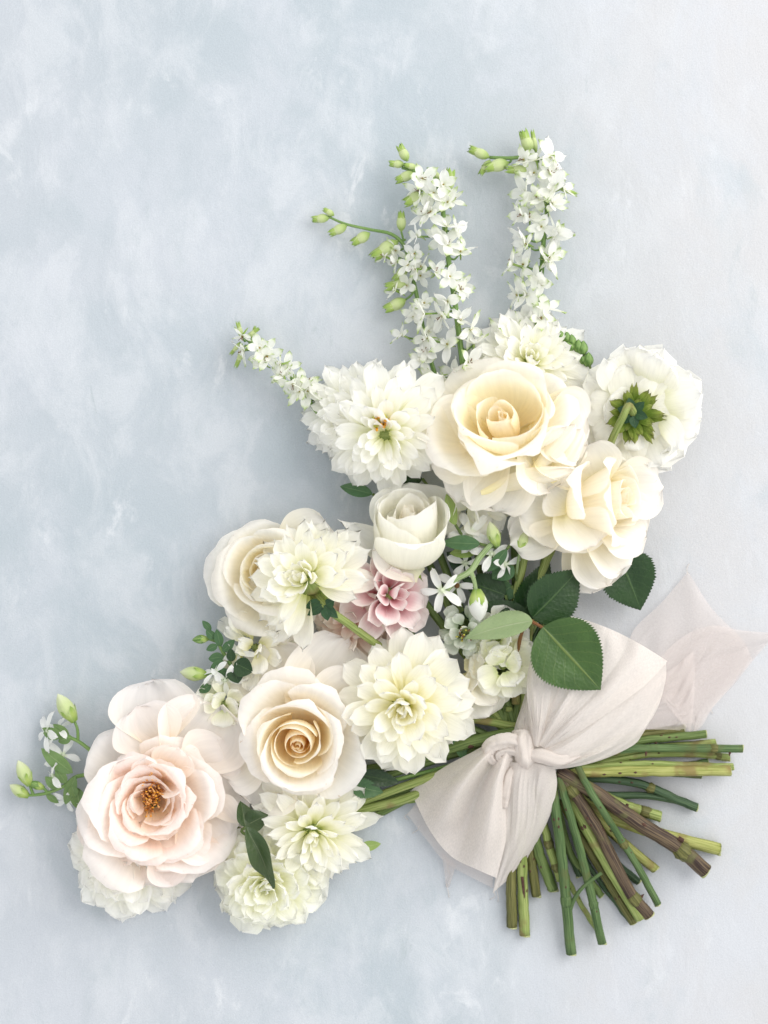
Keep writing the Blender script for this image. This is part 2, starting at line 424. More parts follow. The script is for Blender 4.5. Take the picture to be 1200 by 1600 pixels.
M['hydrangea'] = petal_mat('scabiosa_pale', [(0.0, (0.50, 0.62, 0.40)), (0.5, (0.74, 0.80, 0.68)), (1, (0.84, 0.87, 0.80))], 0.4, vein=0.4)
M['peach_in'] = petal_mat('rose_peach_heart', [(0.0, (0.985, 0.72, 0.34)), (0.45, (0.985, 0.83, 0.54)), (0.85, (0.985, 0.90, 0.71)), (1, (0.985, 0.94, 0.84))], 0.62, vein=0.2)
M['peach_mid'] = petal_mat('rose_peach_middle', [(0.0, (0.975, 0.80, 0.45)), (0.5, (0.975, 0.895, 0.68)), (0.85, (0.975, 0.935, 0.82)), (1, (0.975, 0.95, 0.89))], 0.52, vein=0.2)
M['peach_out'] = petal_mat('rose_peach_outer', [(0.0, (0.97, 0.88, 0.64)), (0.45, (0.975, 0.93, 0.83)), (0.8, (0.975, 0.945, 0.90)), (1, (0.975, 0.945, 0.92))], 0.48, vein=0.22, side=((0.97, 0.92, 0.91), 0.4))
M['cream_in'] = petal_mat('rose_cream_heart', [(0.0, (0.975, 0.80, 0.44)), (0.45, (0.975, 0.89, 0.67)), (1, (0.975, 0.93, 0.82))], 0.58, vein=0.2)
M['cream_mid'] = petal_mat('rose_cream_middle', [(0.0, (0.975, 0.86, 0.50)), (0.5, (0.975, 0.925, 0.74)), (0.85, (0.975, 0.95, 0.86)), (1, (0.975, 0.95, 0.90))], 0.52, vein=0.2)
M['cream_out'] = petal_mat('rose_cream_outer', [(0.0, (0.96, 0.89, 0.56)), (0.45, (0.975, 0.935, 0.81)), (0.85, (0.975, 0.95, 0.89)), (1, (0.975, 0.945, 0.905))], 0.48, vein=0.22, side=((0.97, 0.92, 0.89), 0.3))
M['white_in'] = petal_mat('rose_white_heart', [(0.0, (0.96, 0.88, 0.66)), (0.5, (0.965, 0.92, 0.82)), (1, (0.97, 0.945, 0.88))], 0.58, vein=0.2)
M['white_out'] = petal_mat('rose_white_outer', [(0.0, (0.92, 0.92, 0.70)), (0.4, (0.965, 0.955, 0.87)), (1, (0.97, 0.96, 0.92))], 0.46, vein=0.22)
M['blush_in'] = petal_mat('rose_blush_heart', [(0.0, (0.98, 0.81, 0.52)), (0.4, (0.985, 0.88, 0.76)), (0.8, (0.985, 0.915, 0.86)), (1, (0.985, 0.94, 0.91))], 0.58, vein=0.2)
M['blush_mid'] = petal_mat('rose_blush_middle', [(0.0, (0.98, 0.83, 0.60)), (0.4, (0.985, 0.875, 0.79)), (0.75, (0.985, 0.90, 0.858)), (1, (0.985, 0.937, 0.915))], 0.54, vein=0.2)
M['blush_out'] = petal_mat('rose_blush_outer', [(0.0, (0.98, 0.89, 0.72)), (0.4, (0.985, 0.92, 0.85)), (0.8, (0.985, 0.935, 0.90)), (1, (0.985, 0.943, 0.923))], 0.5, vein=0.2)
M['larkspur'] = petal_mat('larkspur_petal', [(0.0, (0.84, 0.88, 0.62)), (0.25, (0.94, 0.945, 0.89)), (0.70, (0.94, 0.945, 0.88)), (1, (0.55, 0.70, 0.26))], 0.45, vein=0.3)
M['larkspur_plain'] = petal_mat('larkspur_petal_white', [(0.0, (0.88, 0.90, 0.76)), (0.4, (0.95, 0.95, 0.92)), (1, (0.95, 0.95, 0.92))], 0.45, vein=0.3)
M['star'] = petal_mat('star_petal', [(0.0, (0.74, 0.82, 0.60)), (0.25, (0.89, 0.90, 0.87)), (1, (0.90, 0.90, 0.88))], 0.35, vein=0.25)
M['bud'] = green_mat('bud_green', (0.22, 0.34, 0.05), (0.52, 0.60, 0.22), 0.5, 10, 0.2, along=0.3)
M['bud_pale'] = petal_mat('bud_pale', [(0.0, (0.34, 0.48, 0.13)), (0.5, (0.62, 0.71, 0.36)), (1, (0.76, 0.80, 0.56))], 0.3)
M['bud_sepal'] = petal_mat('bud_sepal', [(0.0, (0.24, 0.38, 0.07)), (0.5, (0.46, 0.58, 0.17)), (1, (0.28, 0.44, 0.09))], 0.3, side=((0.66, 0.74, 0.42), 0.7))
M['bud_dark'] = green_mat('bud_dark_green', (0.10, 0.20, 0.05), (0.24, 0.36, 0.12), 0.5, 10, 0.1)
M['stem'] = green_mat('stem_green', (0.0731, 0.1161, 0.0310), (0.1333, 0.1849, 0.0585), 0.5, 12)
M['stem_light'] = green_mat('stem_light', (0.1634, 0.2193, 0.0533), (0.2666, 0.3139, 0.1075), 0.5, 12, spots=(0.1892, 0.1634, 0.0602))
M['stem_yellow'] = green_mat('stem_yellow', (0.2150, 0.2365, 0.0559), (0.3268, 0.3354, 0.1118), 0.5, 12, spots=(0.2150, 0.1720, 0.0602))
M['stem_dark'] = green_mat('stem_dark', (0.0301, 0.0602, 0.0292), (0.0645, 0.1075, 0.0499), 0.48, 12)
M['stem_mid'] = green_mat('stem_mid', (0.0499, 0.0946, 0.0310), (0.0989, 0.1548, 0.0585), 0.5, 12, spots=(0.0860, 0.1032, 0.0344))
M['stem_brown'] = green_mat('stem_brown', (0.0387, 0.0241, 0.0189), (0.1247, 0.0903, 0.0533), 0.55, 18, spots=(0.1032, 0.1032, 0.0387))
M['stem_olive'] = green_mat('stem_olive', (0.0731, 0.0774, 0.0215), (0.1462, 0.1419, 0.0473), 0.5, 14)
M['stem_fuzzy'] = green_mat('stem_fuzzy', (0.2064, 0.3096, 0.1204), (0.3612, 0.4472, 0.2408), 0.8, 8, 0.1)
M['spike'] = green_mat('spike_stem', (0.1032, 0.2064, 0.0516), (0.2064, 0.3096, 0.1032), 0.5, 8)
M['cut'] = plain_mat('cut_pith', (0.36, 0.38, 0.19), 0.8)
M['knot_brown'] = plain_mat('bark_scar', (0.07, 0.035, 0.025), 0.7)
M['petiole'] = green_mat('petiole_red', (0.1720, 0.0602, 0.0258), (0.2408, 0.1376, 0.0516), 0.5, 6)
M['leaf'] = leaf_mat('rose_leaf', (0.030, 0.072, 0.014), (0.050, 0.108, 0.022), (0.13, 0.185, 0.045), 0.34, nveins=7)
M['leaf_dark'] = leaf_mat('leaf_dark', (0.010, 0.036, 0.009), (0.022, 0.058, 0.014), (0.05, 0.10, 0.03), 0.34)
M['leaf_pale'] = leaf_mat('leaf_pale', (0.2322, 0.3182, 0.1548), (0.2924, 0.3784, 0.1978), (0.3612, 0.4300, 0.2580), 0.7)
M['leaf_mid'] = leaf_mat('leaf_mid', (0.0430, 0.1118, 0.0430), (0.0774, 0.1548, 0.0602), (0.1462, 0.2408, 0.1032), 0.55)
M['leaf_fresh'] = leaf_mat('leaf_fresh', (0.11, 0.20, 0.065), (0.19, 0.29, 0.10), (0.28, 0.38, 0.17), 0.6)
M['leaf_shrivelled'] = leaf_mat('leaf_shrivelled', (0.0301, 0.0602, 0.0189), (0.0516, 0.0817, 0.0258), (0.1118, 0.1462, 0.0688), 0.4)
M['leaf_light'] = leaf_mat('leaf_light', (0.1892, 0.2838, 0.0688), (0.2838, 0.3698, 0.1118), (0.3612, 0.4300, 0.1892), 0.55)
M['calyx'] = petal_mat('calyx_green', [(0.0, (0.07, 0.13, 0.012)), (0.5, (0.13, 0.21, 0.022)), (0.85, (0.26, 0.33, 0.06)), (1, (0.45, 0.47, 0.16))], 0.25, mottle=0.3, vein=0.8)
M['calyx_dark'] = leaf_mat('calyx_dark', (0.010, 0.045, 0.016), (0.025, 0.08, 0.025), (0.06, 0.12, 0.04), 0.45)
M['stamen'] = plain_mat('stamen_orange', (0.72, 0.38, 0.13), 0.7)
M['stamen_dark'] = plain_mat('stamen_brown', (0.52, 0.22, 0.07), 0.7)
M['anther'] = plain_mat('anther_gold', (0.70, 0.32, 0.03), 0.7)
M['disc'] = plain_mat('disc_olive', (0.40, 0.38, 0.06), 0.7)
M['eye'] = plain_mat('floret_eye', (0.34, 0.26, 0.06), 0.7)
M['speck'] = plain_mat('brown_speck', (0.16, 0.08, 0.03), 0.7)
M['cloth'] = cloth_mat('ribbon_cloth', (0.835, 0.775, 0.725), 0.14)
M['cloth_sheer'] = cloth_mat('ribbon_sheer', (0.80, 0.73, 0.70), 0.58)
M['thread'] = plain_mat('dark_thread', (0.012, 0.028, 0.012), 0.6)

# ------------------------------------------------------------------ the surface
n = 2
bv = [(-1.6, -1.6, 0), (1.6, -1.6, 0), (1.6, 1.6, 0), (-1.6, 1.6, 0)]
table = part('painted_backdrop', mesh_from('painted_backdrop', bv, [(0, 1, 2, 3)], None, backdrop_mat()), None)
table['kind'] = 'structure'
table['label'] = 'mottled pale blue grey painted plaster surface under the bouquet'
table['category'] = 'backdrop'

# ------------------------------------------------------------------ petals
def spoon(mat, length=1.0, width=0.3, cup0=1.5, cup1=0.4, curve=0.0, point=0.06, blunt=5.0, base=0.3,
          ruffle=0.0, nu=7, nv=9, seed=0, groove=0.02, recurve=0.0, bank=0.0, notch=0.0, rimk=0.0):
    """a petal growing along +X with its inner face towards +Z"""
    rs = np.random.RandomState(seed)
    u = np.linspace(-1, 1, nu)[:, None] * np.ones((1, nv))
    v = np.ones((nu, 1)) * (np.linspace(0, 1, nv) ** 0.9)[None, :]
    prof = (base + (1 - base) * np.sin(np.clip(v / 0.62, 0, 1) * math.pi / 2)) * np.sqrt(np.clip(1 - v ** blunt, 0, 1))
    w = width * (prof + 0.02)
    beta = curve * v + recurve * np.clip((v - 0.6) / 0.4, 0, 1) ** 2
    vs_ = v[0]; b = beta[0]
    xs = np.concatenate([[0], np.cumsum(np.cos((b[1:] + b[:-1]) / 2) * np.diff(vs_))])
    zs = np.concatenate([[0], np.cumsum(np.sin((b[1:] + b[:-1]) / 2) * np.diff(vs_))])
    X = xs[None, :] * np.ones((nu, 1)); Z = zs[None, :] * np.ones((nu, 1))
    X = X + (point * (1 - np.abs(u)) - notch * np.exp(-(u / 0.3) ** 2)) * v ** 6
    ca = cup0 + (cup1 - cup0) * np.clip(v * 1.4, 0, 1)
    ca = np.where(np.abs(ca) < 0.02, 0.02, ca)
    a = u * ca
    Y = w * np.sin(a) / ca
    C = w * (1 - np.cos(a)) / ca
    C = C - groove * (np.cos(u * 7) * 0.5) * np.clip(v * 2, 0, 1) * width * 2
    p1, p2, p3 = rs.uniform(0, 6.28, 3)
    C = C + ruffle * v ** 2 * (np.sin(4 * u + 5 * v + p1) * 0.6 + np.sin(9 * u + p2) * 0.4 * np.abs(u) + 0.4 * np.sin(6 * v + 2 * u + p3))
    Y = Y + 0.3 * ruffle * np.sin(7 * v + p3) * u
    if rimk:                                   # uneven, slightly nicked rim
        X = X + rimk * np.sqrt(np.clip(prof, 0, 1)) * v ** 4 * (np.sin(5 * u + p1) + 0.6 * np.sin(11 * u + p2) + 0.4 * np.sin(19 * u + p3)) * np.sqrt(np.clip(1 - u * u * .6, 0, 1))
        Y = Y * (1 + rimk * v * np.sin(8 * v + p2 + np.sign(u)))
        C = C + rimk * 0.8 * prof * v ** 4 * np.sin(12 * u + p1)
    X = X - np.sin(beta) * C
    Z = Z + np.cos(beta) * C
    P = np.stack([X, Y + bank * v * v, Z], -1) * length
    UV = np.stack([(u + 1) / 2, v], -1)
    return P, UV

_cache = {}
def spoon_mesh(name, mat, **kw):
    key = (mat.name, tuple(sorted(kw.items())))
    if key not in _cache:
        P, UV = spoon(mat, **kw)
        _cache[key] = grid_mesh(name, P, UV, mat)
    return _cache[key]

def bez(p0, p1, p2, p3, t):
    return p0 * (1 - t) ** 3 + 3 * p1 * t * (1 - t) ** 2 + 3 * p2 * t * t * (1 - t) + p3 * t ** 3

def rose_petal(rimr, rimz, rb, b1, b2, h1, h2, wrap, flat, roundk, ruff, spiral, seed, nu=21, nv=15, side=0.0, point=0.03, tuck=0.10):
    rs = np.random.RandomState(seed)
    u = np.linspace(-1, 1, nu)[:, None] * np.ones((1, nv))
    v = np.ones((nu, 1)) * (1 - (1 - np.linspace(0, 1, nv)) ** 1.35)[None, :]
    sk = rs.uniform(-.25, .25)                     # the highest point of the rim is off centre
    us = np.clip(np.abs(u - sk * (1 - u * u)), 0, 1)
    p1, p2, p3, p4, p5 = rs.uniform(0, 6.28, 5)
    rim = 1 - roundk * us ** 2.1 + point * np.exp(-((u - sk) / 0.2) ** 2) + 0.022 * np.sin(9 * u + p5) + 0.014 * np.sin(19 * u + p2)
    vv = v * rim
    b2s = b2 * (1 + 0.10 * np.sin(2.2 * u + p1)); h2s = h2 * (1 + 0.10 * np.sin(2.0 * u + p4))
    r = bez(rb, rimr * b1, rimr * b2s, rimr, vv)
    z = bez(0.0, rimz * h1, rimz * h2s, rimz, vv)
    r = r * (1 - tuck * u * u * v)
    shape = 0.42 + 0.58 * np.sin(np.clip(v / 0.6, 0, 1) * math.pi / 2)
    ang = u * math.radians(wrap) * shape
    r2 = r * (1 + spiral * u)
    Rc = np.maximum(r2 * flat, 1e-4)
    a = ang * r2 / Rc
    k = ruff * (0.35 + rimr / 70.0) * 10
    dr = k * v ** 2 * (0.7 * np.sin(2.6 * u + p1) + 0.35 * np.sin(5.5 * u + p2 + 2 * v))
    dz = k * v ** 2 * (0.6 * np.sin(2.2 * u + p3) + 0.3 * np.sin(6.0 * u + p4)) + k * 0.22 * v ** 5 * np.sin(13 * u + p5) * (0.4 + np.abs(np.sin(2 * u + p2)))
    x = r2 - Rc + Rc * np.cos(a) + dr + side * np.abs(u) ** 4 * v * rimr
    y = Rc * np.sin(a)
    P = np.stack([x, y, z + dz], -1) * S
    UV = np.stack([(u + 1) / 2, np.clip(vv, 0, 1)], -1)
    return P, UV

def stem_to_knot(root, base, axis, rad=6, mat='stem', knot=(815, 1165), zk=34, seed=0, name='stem', ns=9, up=None):
    """stalk from the flower's underside to the binding; base in pixels"""
    rs = np.random.RandomState(seed + 77)
    b = np.array(base, float)
    ax = np.array([axis.x, -axis.y, axis.z])
    k = np.array([knot[0] + rs.uniform(-26, 26), knot[1] + rs.uniform(-24, 24), zk + rs.uniform(-14, 14)])
    q = b - ax * 26
    q[2] = max(q[2], 12)
    mid = (q * 0.55 + k * 0.45); mid[2] = min(q[2], 34) * 0.6 + 10 + rs.uniform(-4, 6)
    return tube_part(name, root, [b + ax * 3, q, mid, k], rad, M[mat], n=20, ns=ns)

ROSE = {
 #        t    rimr rimz  b1   b2   h1   h2   wrap flat
 'full': [(0.0, .03, .57, 2.4, 1.0, .40, .85, 160, 1.0),
          (.12, .08, .585, 2.0, 1.0, .40, .85, 130, 1.0),
          (.28, .19, .60, 1.6, .92, .35, .92, 96, 1.05),
          (.46, .37, .615, 1.20, .78, .26, 1.06, 78, 1.15),
          (.62, .57, .60, 1.0, .70, .12, 1.24, 68, 1.2),
          (.80, .82, .47, .80, .70, .06, 1.50, 56, 1.3),
          (1.0, 1.0, .27, .62, .74, .02, 1.70, 50, 1.4)],
 'open': [(0.0, .03, .46, 2.6, 1.0, .30, .80, 160, 1.0),
          (.14, .08, .50, 2.2, 1.1, .28, .80, 110, 1.1),
          (.27, .17, .52, 1.8, 1.1, .25, .84, 74, 1.2),
          (.38, .50, .58, 1.05, .86, .08, .98, 74, 1.1),
          (.58, .66, .57, .95, .74, .05, 1.22, 64, 1.2),
          (.80, .86, .45, .80, .70, .03, 1.45, 56, 1.3),
          (1.0, 1.02, .26, .62, .74, .0, 1.65, 50, 1.4)],
 'bud':  [(0.0, .04, .94, 2.6, 1.2, .30, .75, 160, 1.0),
          (.25, .16, .98, 2.4, 1.15, .25, .78, 125, 1.0),
          (.50, .40, 1.03, 1.7, 1.0, .15, .86, 96, 1.05),
          (.75, .68, 1.0, 1.35, .88, .05, .98, 80, 1.1),
          (1.0, .98, .86, 1.1, .80, .0, 1.12, 68, 1.15)],
 'garden':[(0.0, .26, .38, 1.0, .7, .10, .9, 52, 1.3),
          (.2, .40, .44, .95, .7, .06, 1.15, 50, 1.3),
          (.4, .57, .47, .85, .66, .04, 1.3, 48, 1.35),
          (.6, .74, .45, .85, .70, .03, 1.35, 46, 1.4),
          (.8, .90, .38, .8, .76, .0, 1.4, 44, 1.4),
          (1.0, 1.04, .26, .72, .80, .0, 1.5, 44, 1.5)],
}

def rose(label, ctr, dirn, tilt, R, style, mats, n=30, spin=0, seed=1, ruff=0.05, zscale=1.0, group=None,
         stem=True, name='rose', gold=137.5, jit=10, stem_mat='stem', stem_r=6.5, cut=1.0, name_cat='rose', irr=1.0, point=(0.03, 0.03)):
    """ctr = pixel and height of the heart of the flower (rim of the inner petals)"""
    rs = np.random.RandomState(seed)
    tab = np.array(ROSE[style])
    hz = tab[0, 2] * R * zscale
    _, ax = axis_matrix((0, 0, 0), dirn, tilt)
    base = np.array([ctr[0] - ax.x * hz, ctr[1] + ax.y * hz, ctr[2] - ax.z * hz])
    Mr, ax = axis_matrix(W(*base), dirn, tilt, spin)
    root = thing(name, label, name_cat, Mr, group)
    for i in range(n):
        t = i / (n - 1) * cut
        k = [np.interp(t, tab[:, 0], tab[:, c]) for c in range(1, 9)]
        wild = (0.35 + t) * irr
        rimr = k[0] * R * (1 + rs.uniform(-.10, .10) * wild); rimz = k[1] * R * zscale * (1 + rs.uniform(-.09, .09) * wild)
        mat = M[mats[0]] if t < 0.27 else (M[mats[1]] if t < 0.62 else M[mats[2]])
        P, UV = rose_petal(rimr, rimz, 1.5 + 5 * t, k[2], k[3], k[4], k[5], k[6] * (1 + rs.uniform(-.12, .12)), k[7],
                           0.16 + 0.24 * min(1, t * 1.6), ruff * (0.5 + t), 0.10 * (1 - 0.4 * t), seed * 100 + i, side=0.04 * t, point=point[0] if t < 0.34 else point[1])
        phi = math.radians(i * gold + rs.uniform(-jit, jit))
        Mp = Matrix.Rotation(phi, 4, 'Z') @ Matrix.Rotation(math.radians(rs.uniform(-7, 7) * wild), 4, 'Y') @ Matrix.Rotation(math.radians(rs.uniform(-6, 6) * wild), 4, 'X')
        part('petal', grid_mesh('petal', P, UV, mat), root, Mp)
    # hip and sepals under the flower
    pts = [(0, 0, -14), (0, 0, -8), (0, 0, -2), (0, 0, 3)]
    V, F, UV = tube_arrays(np.array(pts) * S, np.array([5, 9, 9, 6]) * S, 10)
    part('hip', mesh_from('hip', V, F, UV, M['stem_light']), root)
    sm = spoon_mesh('sepal', M['bud_sepal'], width=0.2, cup0=0.6, cup1=0.2, point=0.2, blunt=2.0, curve=0.5)
    for i in range(5):
        part('sepal', sm, root, Matrix.Rotation(i * 1.2566, 4, 'Z') @ Matrix.Translation((6 * S, 0, -3 * S)) @ Matrix.Rotation(0.35, 4, 'Y') @ Matrix.Scale(38 * S, 4))
    if stem:
        stem_to_knot(root, base - np.array([ax.x, -ax.y, ax.z]) * 10, ax, stem_r, stem_mat, seed=seed)
    return root

def free_petal(root, base, tip, width, mat, nrm=(0, 0, 1), seed=0, name='petal', **kw):
    """a petal set by hand: base and tip as pixel + height; nrm = which way its inner face looks (x right, y up, z)"""
    b, t = W(*base), W(*tip)
    d = (t - b); L = d.length; x = d.normalized()
    z = Vector(nrm); z = (z - x * z.dot(x)).normalized(); y = z.cross(x)
    Mw = Matrix(((x.x, y.x, z.x, b.x), (x.y, y.y, z.y, b.y), (x.z, y.z, z.z, b.z), (0, 0, 0, 1)))
    args = dict(width=width * S / L, cup0=0.9, cup1=0.5, point=0.02, blunt=6, base=0.35, nu=17, nv=16, groove=0.0, ruffle=0.03, seed=seed)
    args.update(kw)
    args['ruffle'] *= 1.35; args.setdefault('rimk', 0.035)
    P, UV = spoon(mat, **args)
    P = P * L
    return part(name, grid_mesh(name, P, UV, mat), root, ROOTM[root.name].inverted() @ Mw)

def dahlia(label, ctr, dirn, tilt, R, mat, n=70, seed=1, spin=0, elev=(86, -16), lens=(0.26, 0.84), core=(0.24, 0.26),
           width=0.25, tipk=0.02, blunt=5.0, cups=(1.35, 0.22), curve=(0.45, -0.3), name='dahlia', group=None, stem=True,
           inner=None, elev_pow=0.85, ruffle=0.035, jit=11, calyx=True, stem_mat='stem', stem_r=6, skip=None, wgrow=1.1, start=0, cat='dahlia', knot=(815, 1165), twist=22):
    rs = np.random.RandomState(seed)
    Mr, ax = axis_matrix(W(*ctr), dirn, tilt, spin)
    root = thing(name, label, cat, Mr, group)
    for i in range(start, n):
        t = math.sqrt((i + 0.5) / n)
        phi = i * 2.399963 + rs.normal(0, 0.05)
        if skip and t > skip[2]:
            wd = Mr.to_3x3() @ Vector((math.cos(phi), math.sin(phi), 0))
            dd = (math.degrees(math.atan2(wd.y, wd.x)) - skip[0] + 180) % 360 - 180
            if abs(dd) < skip[1]: continue
        e = elev[0] + (elev[1] - elev[0]) * t ** (1 / elev_pow) + rs.uniform(-jit, jit)
        ln = R * (lens[0] + (lens[1] - lens[0]) * t ** 1.1) * (1 + rs.uniform(-.13, .10))
        var = rs.randint(4); band = min(4, int(t * 5))
        tb = (band + 0.5) / 5
        mesh = spoon_mesh('petal', (inner if inner and tb < 0.4 else mat), width=round(width * (1 + (wgrow - 1) * tb) * (1 + 0.06 * (var - 1.5)), 4),
                          cup0=round(cups[0] * (1 - 0.35 * tb), 3), cup1=round(cups[0] * 0.6 * (1 - tb) ** 1.7 + cups[1] * tb + 0.1 * (var - 1.5) / 1.5, 3),
                          curve=round(curve[0] * (1 - tb) + curve[1] * tb + 0.12 * (var - 1.5), 3), point=tipk, blunt=blunt + var * 0.5,
                          ruffle=ruffle, seed=var + 4 * band, nu=8, nv=9, recurve=round(-0.16 + 0.16 * var, 2))
        rr = core[0] * R * t; zz = core[1] * R * (1 - t * t)
        Mp = (Matrix.Rotation(phi, 4, 'Z') @ Matrix.Translation((rr * S, 0, zz * S)) @ Matrix.Rotation(-math.radians(e), 4, 'Y')
              @ Matrix.Rotation(math.radians(rs.uniform(-twist, twist)), 4, 'X') @ Matrix.Rotation(math.radians(rs.uniform(-9, 9)), 4, 'Z') @ Matrix.Scale(ln * S, 4))
        part('petal', mesh, root, Mp)
    # receptacle so that no light leaks through the heart
    pts = [(0, 0, -0.16 * R), (0, 0, -0.06 * R), (0, 0, 0.1 * R), (0, 0, core[1] * R * 0.9)]
    V, F, UV = tube_arrays(np.array(pts) * S, np.array([0.10, 0.22, 0.24, 0.05]) * R * S, 12)
    part('receptacle', mesh_from('receptacle', V, F, UV, M['stem_light']), root)
    if calyx:
        cm = spoon_mesh('bract', M['bud_sepal'], width=0.3, cup0=0.5, cup1=0.3, point=0.1, blunt=3.0, curve=0.3)
        for i in range(7):
            part('bract', cm, root, Matrix.Rotation(i * 0.8976, 4, 'Z') @ Matrix.Translation((0.1 * R * S, 0, -0.12 * R * S)) @ Matrix.Rotation(0.15, 4, 'Y') @ Matrix.Scale(0.36 * R * S, 4))
    if stem:
        b = np.array(ctr, float) - np.array([ax.x, -ax.y, ax.z]) * 0.14 * R
        stem_to_knot(root, b, ax, stem_r, stem_mat, seed=seed, knot=knot)
    return root

def leaf_arrays(L, width, fold=0.25, curve=-0.3, teeth=0, tooth=0.07, shape='ovate', twist=0.0, nv=33, nu=9, wave=0.0, seed=0):
    """a leaf growing along +X"""
    rs = np.random.RandomState(seed)
    if teeth: nv = teeth * 4 + 1
    v = np.ones((nu, 1)) * np.linspace(0, 1, nv)[None, :]
    u = np.linspace(-1, 1, nu)[:, None] * np.ones((1, nv))
    if shape == 'ovate':
        w = np.clip(v, 0, 1) ** 0.60 * np.clip(1 - v, 0, 1) ** 1.02 * 2.88
    else:
        w = np.sin(v ** 0.85 * math.pi) ** 0.8
    w = np.clip(w, 0.012, None) * width / 2
    if teeth:
        saw = (v * teeth) % 1.0
        tt = tooth * (saw - 0.35) * np.abs(u) ** 6
        w = w * (1 + tt)
        xoff = 0.35 / teeth * saw * np.abs(u) ** 6 * 0.6
    else:
        xoff = 0
    beta = curve * v
    b = beta[0]; d = np.diff(v[0])
    xs = np.concatenate([[0], np.cumsum(np.cos((b[1:] + b[:-1]) / 2) * d)]); zs = np.concatenate([[0], np.cumsum(np.sin((b[1:] + b[:-1]) / 2) * d)])
    Y = u * w
    C = fold * np.abs(Y) - 0.5 * fold * (Y ** 2) / (width / 2)
    p = rs.uniform(0, 6.28)
    C = C + wave * width * (np.sin(9 * v + p) * np.abs(u) ** 1.5 + 0.5 * np.sin(5 * v + 2 * u + p))
    tw = twist * v
    Y2 = Y * np.cos(tw) - C * np.sin(tw); C2 = Y * np.sin(tw) + C * np.cos(tw)
    X = (xs[None, :] + xoff) - np.sin(beta) * C2
    Z = zs[None, :] + np.cos(beta) * C2
    return np.stack([X, Y2, Z], -1) * L, np.stack([(u + 1) / 2, v], -1)

def leaf(root, base, tip, width, mat, nrm=(0, 0, 1), name='leaflet', **kw):
    b, t = W(*base), W(*tip)
    d = (t - b); L = d.length; x = d.normalized()
    z = Vector(nrm); z = (z - x * z.dot(x)).normalized(); y = z.cross(x)
    Mw = Matrix(((x.x, y.x, z.x, b.x), (x.y, y.y, z.y, b.y), (x.z, y.z, z.z, b.z), (0, 0, 0, 1)))
    P, UV = leaf_arrays(L, width * S / L, **kw)
    return part(name, grid_mesh(name, P, UV, M[mat]), root, (ROOTM[root.name].inverted() @ Mw) if root else Mw)

def ball_mesh(name, mat, rx, ry, rz, ribs=0, amp=0.0, point=0.0, ns=12, nr=8):
    """egg growing along +X from the origin, length rx"""
    V = []; UV = []; F = []
    for j in range(nr + 1):
        v = j / nr
        r = math.sin(math.pi * v ** 0.85) ** 0.75 if 0 < v < 1 else 0.02
        for k in range(ns):
            a = 2 * math.pi * k / ns
            q = r * (1 + amp * math.cos(ribs * a))
            V.append((v * rx * (1 + point * (v > 0.99)), q * ry * math.cos(a), q * rz * math.sin(a))); UV.append((k / ns, v))
    for j in range(nr):
        for k in range(ns):
            k2 = (k + 1) % ns
            F.append((j * ns + k, (j + 1) * ns + k, (j + 1) * ns + k2, j * ns + k2))
    return mesh_from(name, np.array(V) * S, F, UV, mat)

def dir_matrix(loc, d, roll=0.0):
    x = Vector(d).normalized()
    up = Vector((0, 0, 1)) if abs(x.z) < 0.95 else Vector((0, 1, 0))
    y = up.cross(x).normalized(); z = x.cross(y)
    R3 = Matrix(((x.x, y.x, z.x, loc[0]), (x.y, y.y, z.y, loc[1]), (x.z, y.z, z.z, loc[2]), (0, 0, 0, 1)))
    return R3 @ Matrix.Rotation(roll, 4, 'X')

